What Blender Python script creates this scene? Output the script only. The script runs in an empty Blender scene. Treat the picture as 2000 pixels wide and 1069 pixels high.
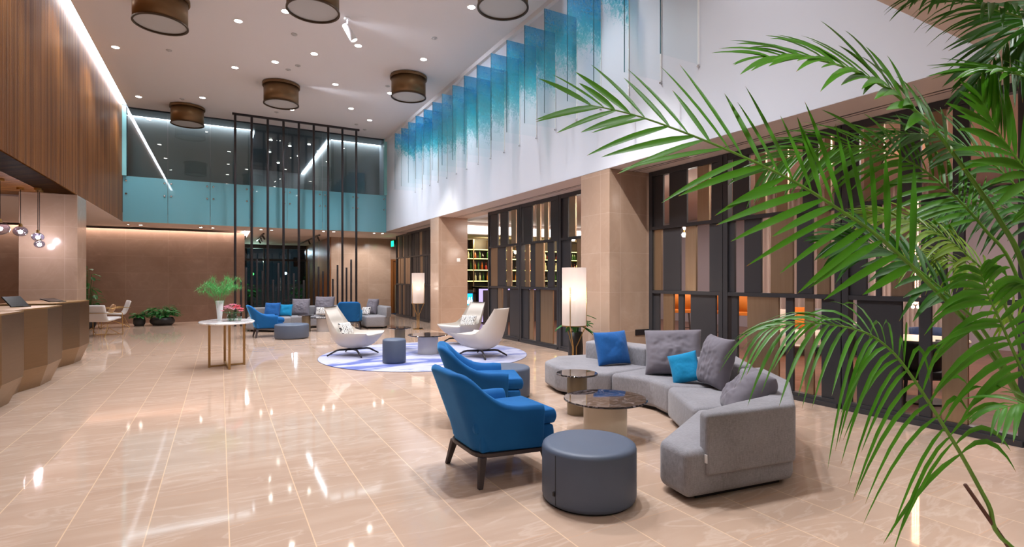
# Hotel lobby at night: reception desks left, seating groups in the middle, slatted screens and palm right.
P_MAIN, P_SMALL, P_LOW, P_LAMP, P_WASH, P_REST, P_COL, EXPO = 135, 24, 55, .7, 300, 60, 800, 0.70
import bpy, bmesh, math, random
from mathutils import Vector, Matrix, noise
R = random.Random(7)
COL = bpy.context.scene.collection
PI = math.pi
# ---- camera geometry (used to stand things where the photograph shows them) ----
FPX, HY, CH = 1040.0, 545.0, 1.45
TH = math.atan(570/FPX); S, C = math.sin(TH), math.cos(TH)
def ray(px, py):
    a = (px-1000)/FPX
    return (S+a*C, C-a*S, -(py-HY)/FPX)
def at(px, py, zc):                      # world point seen at a pixel at a given depth
    r = ray(px, py)
    return Vector((r[0]*zc, r[1]*zc, CH+r[2]*zc))
def onX(px, py, X):
    r = ray(px, py); k = X/r[0]
    return r[1]*k, CH+r[2]*k
def camdir(xc, zc):                      # direction given as (right, away) to world angle of local +Y
    x, y = xc*C+zc*S, -xc*S+zc*C
    return math.atan2(-x, y)
# ---------------------------------------------------------------- materials
def lin(h):
    h = h.lstrip('#'); v = [int(h[i:i+2], 16)/255 for i in (0, 2, 4)]
    return tuple((c/12.92 if c <= .04045 else ((c+.055)/1.055)**2.4) for c in v)+(1,)
class N:
    def __init__(s, name):
        s.m = bpy.data.materials.new(name); s.m.use_nodes = True
        s.t = s.m.node_tree; s.t.nodes.clear()
        s.out = s.t.nodes.new('ShaderNodeOutputMaterial')
    def n(s, typ, **kw):
        nd = s.t.nodes.new('ShaderNode'+typ)
        for k, v in kw.items():
            if k.startswith('_'): setattr(nd, k[1:], v)
            else:
                key = k.replace('__', ' ') if not k.isdigit() else int(k)
                if k[0] == 'i' and k[1:].isdigit(): key = int(k[1:])
                i = nd.inputs[key]
                if isinstance(v, bpy.types.NodeSocket): s.t.links.new(v, i)
                else: i.default_value = v
        return nd
    def math(s, op, a, b=0.0, c=None):
        kw = dict(_operation=op, i0=a, i1=b)
        if c is not None: kw['i2'] = c
        return s.n('Math', **kw).outputs[0]
    def mix(s, f, a, b, blend='MIX'):
        nd = s.n('Mix', _data_type='RGBA', _blend_type=blend)
        for i, v in ((0, f), (6, a), (7, b)):
            if isinstance(v, bpy.types.NodeSocket): s.t.links.new(v, nd.inputs[i])
            else: nd.inputs[i].default_value = v
        return nd.outputs[2]
    def ramp(s, f, stops):
        nd = s.n('ValToRGB', i0=f); e = nd.color_ramp.elements
        while len(e) < len(stops): e.new(.5)
        for el, (p, c) in zip(e, stops):
            el.position = p; el.color = c if len(c) == 4 else c+(1,)
        return nd.outputs[0]
    def noise(s, vec, scale, detail=3, rough=.5, dist=0):
        return s.n('TexNoise', Vector=vec, Scale=scale, Detail=detail, Roughness=rough, Distortion=dist)
    def objc(s, scale=(1, 1, 1), world=False, loc=(0, 0, 0)):
        v = s.n('NewGeometry').outputs['Position'] if world else s.n('TexCoord').outputs['Object']
        return s.n('Mapping', Vector=v, Scale=scale, Location=loc).outputs[0]
    def bsdf(s, **kw):
        return s.n('BsdfPrincipled', **kw)
    def bump(s, h, strength=.3, dist=.01):
        return s.n('Bump', Height=h, Strength=strength, Distance=dist).outputs[0]
    def fres(s, ior=1.5):                             # same reflectance on both faces of a thin sheet
        bf = s.n('NewGeometry').outputs['Backfacing']
        return s.n('Fresnel', IOR=s.math('ADD', s.math('MULTIPLY', bf, 1/ior-ior), ior)).outputs[0]
    def end(s, sock):
        s.t.links.new(sock, s.out.inputs['Surface']); return s.m
def plain(name, col, rough=.5, metal=0, col2=None, nscale=4, stretch=(1, 1, 1), bump=0, bscale=60, coat=0, sheen=0, sheencol=None, spec=.5, world=False):
    k = N(name); v = k.objc(stretch, world)
    c = lin(col)
    kw = dict(Roughness=rough, Metallic=metal)
    if col2: c = k.mix(k.noise(v, nscale, 4).outputs[0], c, lin(col2))
    kw['Base__Color'] = c
    b = k.bsdf(**kw)
    b.inputs['Specular IOR Level'].default_value = spec
    if coat: b.inputs['Coat Weight'].default_value = coat; b.inputs['Coat Roughness'].default_value = .08
    if sheen:
        b.inputs['Sheen Weight'].default_value = sheen; b.inputs['Sheen Roughness'].default_value = .35
        if sheencol: b.inputs['Sheen Tint'].default_value = lin(sheencol)
    if bump:
        k.t.links.new(k.bump(k.noise(v, bscale, 2).outputs[0], bump), b.inputs['Normal'])
    return k.end(b.outputs[0])
def emitter(name, col, strength):
    k = N(name)
    return k.end(k.n('Emission', Color=lin(col), Strength=strength).outputs[0])
def weave(name, col, col2, scale=260, rough=.85, bump=.25):
    k = N(name); v = k.objc()
    a = k.noise(k.objc((scale, scale*.08, scale*.08)), 1, 1).outputs[0]
    b_ = k.noise(k.objc((scale*.08, scale, scale)), 1, 1).outputs[0]
    f = k.math('MULTIPLY', k.math('ADD', a, b_), .5)
    big = k.noise(v, 3, 3).outputs[0]
    f2 = k.math('ADD', k.math('MULTIPLY', k.math('SUBTRACT', f, .5), 2.2), big)
    b = k.bsdf(Base__Color=k.mix(k.n('Clamp', i0=f2).outputs[0], lin(col), lin(col2)), Roughness=rough)
    b.inputs['Specular IOR Level'].default_value = .25
    b.inputs['Sheen Weight'].default_value = .15
    wr = k.noise(k.objc((1, 1, 1)), 7, 4, .6, .6).outputs[0]
    k.t.links.new(k.bump(k.math('ADD', k.math('MULTIPLY', f, .15), wr), bump, .02), b.inputs['Normal'])
    return k.end(b.outputs[0])
def floor_mat():
    k = N('polished beige marble'); p = k.n('NewGeometry').outputs['Position']
    sx = k.n('SeparateXYZ', Vector=p)
    u = k.math('DIVIDE', k.math('SUBTRACT', sx.outputs[0], .045), .4127)
    iu = k.math('FLOOR', u); fu = k.math('SUBTRACT', u, iu)
    rnd = k.n('TexWhiteNoise', _noise_dimensions='1D', W=iu).outputs[0]
    w = k.math('ADD', k.math('DIVIDE', sx.outputs[1], 1.24), k.math('MULTIPLY', rnd, 3.7))
    iw = k.math('FLOOR', w); fw = k.math('SUBTRACT', w, iw)
    tile = k.n('TexWhiteNoise', _noise_dimensions='2D', Vector=k.n('CombineXYZ', X=iu, Y=iw).outputs[0])
    ju = k.math('LESS_THAN', k.math('ABSOLUTE', k.math('SUBTRACT', fu, .5)), .492)
    jw = k.math('LESS_THAN', k.math('ABSOLUTE', k.math('SUBTRACT', fw, .5)), .4985)
    off = k.n('VectorMath', _operation='MULTIPLY_ADD', i0=tile.outputs[1], i1=(9, 9, 9), i2=p).outputs[0]
    m1 = k.n('Mapping', Vector=off, Scale=(.7, 3.0, 1), Rotation=(0, 0, .22)).outputs[0]
    cloud = k.noise(m1, 1.3, 6, .6, .8).outputs[0]
    vn = k.noise(m1, 1.1, 5, .55, 1.2).outputs[0]
    vein = k.math('SUBTRACT', 1, k.n('Clamp', i0=k.math('MULTIPLY', k.math('ABSOLUTE', k.math('SUBTRACT', vn, .5)), 34)).outputs[0])
    base = k.ramp(cloud, [(.25, lin('#b39783')), (.55, lin('#bfa591')), (.8, lin('#cab3a0'))])
    base = k.mix(k.math('MULTIPLY', tile.outputs[0], .5), base, lin('#b59a85'))
    base = k.mix(k.math('MULTIPLY', vein, .16), base, lin('#efdfd0'))
    base = k.mix(k.math('SUBTRACT', 1, jw), base, lin('#c9a284'))
    base = k.mix(k.math('SUBTRACT', 1, ju), base, lin('#dcbd9e'))
    b = k.bsdf(Base__Color=base, Roughness=k.math('ADD', .03, k.math('MULTIPLY', cloud, .05)))
    b.inputs['Specular IOR Level'].default_value = .55
    return k.end(b.outputs[0])
def stone_mat(name, c1, c2, c3, tw, th, rough=.2, axis=0, vein=.25):
    k = N(name); p = k.n('NewGeometry').outputs['Position']; sx = k.n('SeparateXYZ', Vector=p)
    h = k.math('ADD', sx.outputs[0], sx.outputs[1])
    u = k.math('DIVIDE', h, tw); iu = k.math('FLOOR', u); fu = k.math('SUBTRACT', u, iu)
    w = k.math('DIVIDE', sx.outputs[2], th); iw = k.math('FLOOR', w); fw = k.math('SUBTRACT', w, iw)
    tile = k.n('TexWhiteNoise', _noise_dimensions='2D', Vector=k.n('CombineXYZ', X=iu, Y=iw).outputs[0])
    off = k.n('VectorMath', _operation='MULTIPLY_ADD', i0=tile.outputs[1], i1=(7, 7, 7), i2=p).outputs[0]
    cloud = k.noise(off, 1.6, 6, .6, .9).outputs[0]
    vn = k.noise(off, 1.2, 5, .55, 1.5).outputs[0]
    ve = k.math('SUBTRACT', 1, k.n('Clamp', i0=k.math('MULTIPLY', k.math('ABSOLUTE', k.math('SUBTRACT', vn, .5)), 40)).outputs[0])
    base = k.ramp(cloud, [(.3, lin(c1)), (.6, lin(c2)), (.85, lin(c3))])
    base = k.mix(k.math('MULTIPLY', tile.outputs[0], .55), base, lin(c1))
    base = k.mix(k.math('MULTIPLY', ve, vein), base, lin(c3))
    j = k.math('MINIMUM', k.math('LESS_THAN', k.math('ABSOLUTE', k.math('SUBTRACT', fu, .5)), .497), k.math('LESS_THAN', k.math('ABSOLUTE', k.math('SUBTRACT', fw, .5)), .496))
    base = k.mix(k.math('MULTIPLY', k.math('SUBTRACT', 1, j), .8), base, lin(c3))
    b = k.bsdf(Base__Color=base, Roughness=rough)
    return k.end(b.outputs[0])
def wood_mat(name, c1, c2, c3, slat=.05, rough=.45, stretch=(14, 14, .7)):
    k = N(name); p = k.n('NewGeometry').outputs['Position']; sx = k.n('SeparateXYZ', Vector=p)
    cell = k.math('FLOOR', k.math('DIVIDE', k.math('ADD', sx.outputs[1], sx.outputs[0]), slat))
    rn = k.n('TexWhiteNoise', _noise_dimensions='1D', W=cell).outputs
    v = k.n('Mapping', Vector=p, Scale=stretch).outputs[0]
    off = k.n('VectorMath', _operation='MULTIPLY_ADD', i0=rn[1], i1=(5, 5, 5), i2=v).outputs[0]
    g = k.noise(off, 1.0, 5, .6, .5).outputs[0]
    f = k.math('ADD', k.math('MULTIPLY', g, .7), k.math('MULTIPLY', rn[0], .35))
    base = k.ramp(f, [(.25, lin(c1)), (.5, lin(c2)), (.8, lin(c3))])
    b = k.bsdf(Base__Color=base, Roughness=rough)
    return k.end(b.outputs[0])
def dark_marble():
    k = N('black marble with white veins'); v = k.objc()
    vn = k.noise(k.objc((1.5, 3, 1)), 3.2, 6, .6, 1.6).outputs[0]
    ve = k.math('SUBTRACT', 1, k.n('Clamp', i0=k.math('MULTIPLY', k.math('ABSOLUTE', k.math('SUBTRACT', vn, .52)), 26)).outputs[0])
    c = k.mix(k.math('MULTIPLY', ve, k.noise(v, 4).outputs[0]), lin('#1c1616'), lin('#9a8f90'))
    b = k.bsdf(Base__Color=c, Roughness=.04)
    b.inputs['Specular IOR Level'].default_value = .75
    return k.end(b.outputs[0])
def white_marble():
    k = N('white marble'); v = k.objc()
    vn = k.noise(v, 2.2, 6, .6, 1.4).outputs[0]
    ve = k.math('SUBTRACT', 1, k.n('Clamp', i0=k.math('MULTIPLY', k.math('ABSOLUTE', k.math('SUBTRACT', vn, .5)), 18)).outputs[0])
    c = k.mix(k.math('MULTIPLY', ve, .55), lin('#f1efee'), lin('#9aa0aa'))
    return k.end(k.bsdf(Base__Color=c, Roughness=.1).outputs[0])
def clear_glass(name, tint, refl=1.0, rough=0.0):
    k = N(name)
    fr = k.fres(1.5)
    f = k.n('Clamp', i0=k.math('MULTIPLY', fr, refl)).outputs[0]
    t = k.n('BsdfTransparent', Color=lin(tint)).outputs[0]
    g = k.n('BsdfGlossy', Roughness=rough).outputs[0]
    return k.end(k.n('MixShader', i0=f, i1=t, i2=g).outputs[0])
def printed_glass(name, tint, amount, refl=1.2):     # enamel-printed pane: part of the light passes
    k = N(name)
    fr = k.fres(1.5)
    d = k.n('MixShader', i0=.35, i1=k.n('BsdfDiffuse', Color=lin(tint)).outputs[0], i2=k.n('BsdfTranslucent', Color=lin(tint)).outputs[0]).outputs[0]
    m = k.n('MixShader', i0=amount, i1=k.n('BsdfTransparent', Color=lin(tint)).outputs[0], i2=d).outputs[0]
    f = k.n('Clamp', i0=k.math('MULTIPLY', fr, refl)).outputs[0]
    return k.end(k.n('MixShader', i0=f, i1=m, i2=k.n('BsdfGlossy', Roughness=.02).outputs[0]).outputs[0])
def wave_glass():                                    # sheets printed with a breaking wave (their own colour)
    k = N('glass printed with a blue wave'); p = k.n('NewGeometry').outputs['Position']; sx = k.n('SeparateXYZ', Vector=p)
    X, Y, Z = sx.outputs
    tz = k.math('DIVIDE', k.math('SUBTRACT', 5.85, Z), 1.7)              # 0 at the top edge, 1 at the bottom
    n1 = k.noise(k.n('Mapping', Vector=p, Scale=(3.2, 1.1, 2.2)).outputs[0], 1.3, 6, .65, .4).outputs[0]
    n2 = k.noise(k.n('Mapping', Vector=p, Scale=(11, 5, 6)).outputs[0], 2.0, 8, .75, 1.6).outputs[0]
    str_ = k.noise(k.n('Mapping', Vector=p, Scale=(2.5, 2, 26)).outputs[0], 1.2, 3, .6, .6).outputs[0]
    # the crest: how far down the colour reaches along the row of sheets (deepest in the middle of the row)
    yy = k.n('Clamp', i0=k.math('DIVIDE', k.math('SUBTRACT', Y, 4.6), 11.4)).outputs[0]
    reach = k.n('FloatCurve', i1=yy)
    cv = reach.mapping.curves[0]
    pts = [(0, -.1), (.07, .08), (.126, .24), (.18, .42), (.24, .48), (.35, .54), (.47, .64), (.58, .66), (.72, .54), (1, .30)]
    for i, (a, b_) in enumerate(pts):
        if i == 0 or i == len(pts)-1:
            q = cv.points[0 if i == 0 else 1]; q.location = (a, b_)
    for a, b_ in pts[1:-1]: cv.points.new(a, b_)
    reach.mapping.update()
    xx = k.math('DIVIDE', k.math('SUBTRACT', X, 4.63), .65)              # 0 free edge, 1 wall
    rc = k.math('MULTIPLY_ADD', k.math('SUBTRACT', .5, xx), -.12, reach.outputs[0])
    d = k.math('SUBTRACT', k.math('ADD', rc, k.math('MULTIPLY', k.math('SUBTRACT', n1, .5), .45)), tz)
    body = k.n('Clamp', i0=k.math('MULTIPLY', k.math('ADD', k.math('MULTIPLY_ADD', k.math('SUBTRACT', n2, .5), 1.25, .07), d), 4.5)).outputs[0]
    foam = k.n('Clamp', i0=k.math('MULTIPLY', k.math('ADD', k.math('SUBTRACT', n2, .54), k.math('MULTIPLY', d, .35)), 9)).outputs[0]
    near = k.n('Clamp', i0=k.math('MULTIPLY', k.math('ADD', d, .38), 2.6)).outputs[0]
    spray = k.math('MULTIPLY', foam, near)
    deep = k.math('MULTIPLY', k.math('MULTIPLY', body, k.math('MULTIPLY_ADD', str_, .6, .72)), k.math('SUBTRACT', 1, k.math('MULTIPLY', foam, k.math('MULTIPLY', tz, 1.1))))
    c = k.ramp(k.math('ADD', k.math('MULTIPLY', tz, 1.4), k.math('MULTIPLY', k.math('SUBTRACT', n1, .5), .5)),
               [(.0, lin('#80cdf0')), (.16, lin('#66d0f0')), (.34, lin('#5adbec')), (.6, lin('#78e4ea')), (.95, lin('#c4eef0'))])
    tint = k.mix(deep, lin('#fbfefe'), c)
    tint = k.mix(k.math('MULTIPLY', spray, .35), tint, k.mix(.45, c, lin('#e8f6f7')))
    white = k.math('MULTIPLY', k.math('MULTIPLY', foam, body), .10)
    dcol = k.mix(.5, c, lin('#f2fafa'))
    dif = k.n('MixShader', i0=.5, i1=k.n('BsdfDiffuse', Color=dcol).outputs[0], i2=k.n('BsdfTranslucent', Color=dcol).outputs[0]).outputs[0]
    al = k.n('Clamp', i0=k.math('ADD', k.math('MULTIPLY', deep, .16), white)).outputs[0]
    fr = k.n('Clamp', i0=k.math('MULTIPLY', k.fres(1.45), .45)).outputs[0]
    m = k.n('MixShader', i0=al, i1=k.n('BsdfTransparent', Color=tint).outputs[0], i2=dif).outputs[0]
    return k.end(k.n('MixShader', i0=fr, i1=m, i2=k.n('BsdfGlossy', Roughness=.0).outputs[0]).outputs[0])
def rug_mat():
    k = N('white rug with blue brush marks'); v = k.objc()
    n1 = k.noise(k.objc((.55, 1.3, 1), loc=(3.1, .4, 0)), 1.15, 4, .5, 1.4).outputs[0]
    n2 = k.noise(k.objc((3, 9, 1)), 2, 4, .6, .5).outputs[0]
    f = k.n('Clamp', i0=k.math('MULTIPLY', k.math('ADD', k.math('SUBTRACT', n1, .50), k.math('MULTIPLY', k.math('SUBTRACT', n2, .5), .12)), 9)).outputs[0]
    c = k.mix(f, lin('#b7b8c9'), lin('#44549a'))
    c = k.mix(k.math('MULTIPLY', k.noise(v, 1.7, 3, .5, 1).outputs[0], .5), c, lin('#8d94bd'))
    b = k.bsdf(Base__Color=c, Roughness=.95)
    k.t.links.new(k.bump(k.noise(v, 240, 2).outputs[0], .4), b.inputs['Normal'])
    return k.end(b.outputs[0])
def squiggle_mat():                                   # white cushion cloth with black wavy marks
    k = N('white cloth with black squiggles'); v = k.objc()
    w = k.n('TexWave', Vector=k.objc((1, 1, 1)), Scale=9, Distortion=7, Detail=2, Detail__Scale=2.2).outputs[1]
    f = k.math('GREATER_THAN', w, .74)
    return k.end(k.bsdf(Base__Color=k.mix(f, lin('#e9e6e1'), lin('#34343a')), Roughness=.9).outputs[0])
def leaf_mat(name, c1, c2, tip=None, gloss=.45):
    k = N(name); v = k.objc((1, 1, 1))
    c = k.mix(k.noise(v, 5, 3).outputs[0], lin(c1), lin(c2))
    uv = k.n('UVMap', _uv_map='UVMap').outputs[0]; u = k.n('SeparateXYZ', Vector=uv)
    rib = k.math('MULTIPLY', k.math('ABSOLUTE', k.math('SINE', k.math('MULTIPLY', u.outputs[0], 22))), .25)
    c = k.mix(rib, c, lin(c2))
    if tip:
        f = k.n('Clamp', i0=k.math('MULTIPLY', k.math('SUBTRACT', k.math('ADD', u.outputs[1], k.math('MULTIPLY', k.noise(v, 9, 2).outputs[0], .2)), 1.04), 14)).outputs[0]
        c = k.mix(f, c, lin(tip))
    b = k.bsdf(Base__Color=c, Roughness=gloss)
    tr = k.n('BsdfTranslucent', Color=c).outputs[0]
    return k.end(k.n('MixShader', i0=.22, i1=b.outputs[0], i2=tr).outputs[0])
M = {}
M['floor'] = floor_mat()
M['bar_floor'] = wood_mat('reddish floor boards', '#5a3a2c', '#6e4836', '#7d5442', .14, .3, (5, .8, 5))
M['white'] = plain('white plaster', '#d9dfe8', .55, col2='#d0d7e2', nscale=1.2, world=True)
M['ceiling'] = plain('ceiling white', '#dedcdd', .7)
M['soffit'] = plain('pinkish ceiling paint', '#cfc0b8', .7)
M['stone'] = stone_mat('beige stone cladding', '#a98f7c', '#b49b88', '#c4ae9d', 1.2, .62, .16, vein=.12)
M['stone_dark'] = stone_mat('brown stone cladding', '#846a59', '#8c7161', '#a08676', 1.15, .55, .22, vein=.12)
M['slat_wood'] = wood_mat('walnut battens', '#5e3614', '#825122', '#a06a31', .05)
M['door_wood'] = wood_mat('orange brown veneer', '#6e4220', '#8a5428', '#a46834', .32, .4, (10, 10, .6))
M['bronze'] = plain('brushed bronze', '#927758', .34, 1.0, col2='#866c50', nscale=2, stretch=(1, 1, 30), bump=.05, bscale=30)
M['panel_dark'] = plain('graphite lacquer', '#38383b', .38, 0, col2='#323236', nscale=2)
M['panel_bronze'] = plain('satin bronze panel', '#bba68c', .3, .85, col2='#a99176', nscale=1.5, stretch=(1, 20, 1))
M['black_metal'] = plain('black powder coated steel', '#343032', .35, .3)
M['brass'] = plain('brass', '#c5a265', .3, 1)
M['gold_paint'] = plain('gold brown metal', '#a58355', .38, .7)
M['steel'] = plain('polished steel', '#cfcfcf', .2, 1)
M['drum'] = plain('bronze drum shade', '#7d6142', .42, .55, col2='#735838', nscale=2)
M['drum_rim'] = plain('dark bronze rim', '#4a3826', .4, .5)
M['diffuser'] = plain('drum diffuser', '#b5b6b6', .6)
M['velvet'] = plain('blue velvet', '#1d68a8', .75, col2='#11508b', nscale=5, sheen=.9, sheencol='#4fa8e0', spec=.2)
M['wenge'] = plain('dark stained timber', '#3b3334', .5, col2='#463c3b', nscale=12, stretch=(1, 1, .1))
M['leather'] = plain('white leather', '#d2ccc3', .48, col2='#cac2b7', nscale=3, bump=.12, bscale=14)
M['leatherette'] = plain('slate grey leatherette', '#525e71', .5, col2='#4c576a', nscale=5, bump=.06, bscale=220)
M['linen'] = weave('grey linen', '#757376', '#97959a', 330)
M['linen_light'] = weave('light grey linen', '#7b797b', '#959397', 330)
M['pillow_grey'] = plain('grey brushed cotton', '#77727a', .9, col2='#6a656d', nscale=4, bump=.55, bscale=9, sheen=.2)
M['pillow_blue'] = weave('royal blue cotton', '#17508f', '#1f62a6', 420)
M['pillow_cyan'] = weave('turquoise cotton', '#0874a2', '#0d8ab8', 420)
M['pillow_orange'] = weave('orange cotton', '#c8681c', '#d87828', 420)
M['pillow_tan'] = weave('tan cotton', '#b8916a', '#c69e78', 420)
M['squiggle'] = squiggle_mat()
M['tag'] = plain('white label cloth', '#e0e0e0', .8)
M['black_rubber'] = plain('black plastic', '#1d1c1d', .5)
M['black_marble'] = dark_marble()
M['white_marble'] = white_marble()
M['cream'] = plain('cream lacquer', '#d8cbb4', .35)
M['taupe'] = plain('taupe metal', '#8d8069', .35, .35)
M['offwhite'] = plain('off white lacquer', '#d4d2d2', .4)
M['rug'] = rug_mat()
M['glass'] = clear_glass('clear balcony glass', '#e8f1f1', 1.3)
M['teal'] = printed_glass('turquoise printed glass', '#92d6e2', .9)
M['teal_trim'] = plain('pale turquoise glass edge', '#8fd0d2', .2)
M['entry_glass'] = clear_glass('entrance glass', '#c8d4d6', 1.0)
M['wave'] = wave_glass()
M['glass_edge'] = plain('dark glass edge', '#1d4b57', .15)
M['white_gloss'] = plain('white gloss strip', '#f2f4f4', .3)
M['cove'] = emitter('white cove light', '#eef3ff', 16)
M['cove_soft'] = emitter('soft white cove light', '#f2f5ff', 7)
M['cove_warm'] = emitter('warm cove light', '#fff0ea', 24)
M['bulb'] = emitter('lit lamp', '#fff6ea', 45)
M['lamp_bulb'] = emitter('floor lamp bulb', '#fff4e8', 10)
M['bulb_warm'] = emitter('warm lit lamp', '#ffb98a', 30)
M['spot_glow'] = emitter('downlight lens', '#fff8f0', 30)
M['green_glow'] = emitter('green exit light', '#19e08a', 2.2)
M['shelf_glow'] = emitter('lit shelf edge', '#e8e07a', 3.5)
M['purple_glow'] = emitter('violet bar edge light', '#b7a5e8', 1.0)
M['fridge_glow'] = emitter('blue fridge light', '#1a8fe0', 2.2)
M['fridge_green'] = emitter('green fridge light', '#25c07a', 1.6)
def shade_mat():
    k = N('paper lamp shade')
    t = k.n('BsdfTranslucent', Color=lin('#f6ece6')).outputs[0]; d = k.n('BsdfDiffuse', Color=lin('#eee2dc')).outputs[0]
    m = k.n('MixShader', i0=.5, i1=d, i2=t).outputs[0]
    return k.end(k.n('MixShader', i0=.25, i1=m, i2=k.n('BsdfTransparent', Color=(1, 1, 1, 1)).outputs[0]).outputs[0])
M['shade'] = shade_mat()
M['leaf'] = leaf_mat('palm leaf', '#32700f', '#4f8e18', '#a5641f')
M['leaf_dark'] = leaf_mat('dark palm leaf', '#275c18', '#3a7622', '#8d6a26', .5)
M['leaf_yellow'] = leaf_mat('yellowing palm leaf', '#5a8c1c', '#85a02a', '#b06a20')
M['stem'] = plain('palm stem', '#5f8f22', .45, col2='#4d7a1f', nscale=6)
M['stem_brown'] = plain('dry brown stalk', '#4f2c1c', .7)
M['shrub'] = leaf_mat('shrub leaf', '#1f5a26', '#2f7a30', None, .4)
M['fern'] = plain('feathery fern green', '#3f9a48', .7, col2='#57b25a', nscale=20)
M['petal_pink'] = plain('pink petals', '#e38aa4', .6, col2='#f0b3c0', nscale=30)
M['petal_red'] = plain('coral pink petals', '#e0586e', .6, col2='#ea7d88', nscale=30)
M['vase_white'] = plain('frosted white glass', '#eef0f0', .25)
M['vase_glass'] = clear_glass('clear bowl glass', '#eaf4ee', 1.6)
M['pot_black'] = plain('black planter', '#2a2828', .45, col2='#343131', nscale=9)
M['soil'] = plain('potting soil', '#2b1d14', .95)
M['charcoal_wall'] = plain('charcoal wall', '#97999a', .6, col2='#8f9192', nscale=1)
M['dark_room'] = plain('dark navy ceiling', '#2c3a48', .3)
M['night'] = plain('night facade', '#15181b', .8, col2='#22262a', nscale=.6, world=True)
M['night_step'] = plain('dark paving', '#3a3c3f', .7)
M['night_glow'] = emitter('dim night glow', '#4d6a78', .13)
M['globe_green'] = emitter('green garden light', '#58e06a', 4)
M['globe_white'] = emitter('white garden light', '#dfe8f4', 3)
M['orange'] = plain('orange upholstery', '#d2761a', .7, col2='#c06812', nscale=3)
M['curtain'] = plain('dusty pink curtain', '#b3a29b', .8)
M['lilac_wall'] = plain('lilac grey wall', '#9d929a', .6)
M['black_fabric'] = plain('black upholstery', '#1a191b', .7)
M['cream_fabric'] = plain('cream upholstery', '#cdc0b4', .85, bump=.1)
M['bar_front'] = plain('dark bar front', '#3a3638', .4)
M['bar_top'] = plain('black bar top', '#1c1a1c', .15)
M['screen_black'] = plain('black screen', '#1a1a1c', .2)
M['pendant_glass'] = clear_glass('smoky pendant glass', '#c9cbe0', 1.8)
M['flex'] = plain('black flex', '#17130f', .6)
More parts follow.
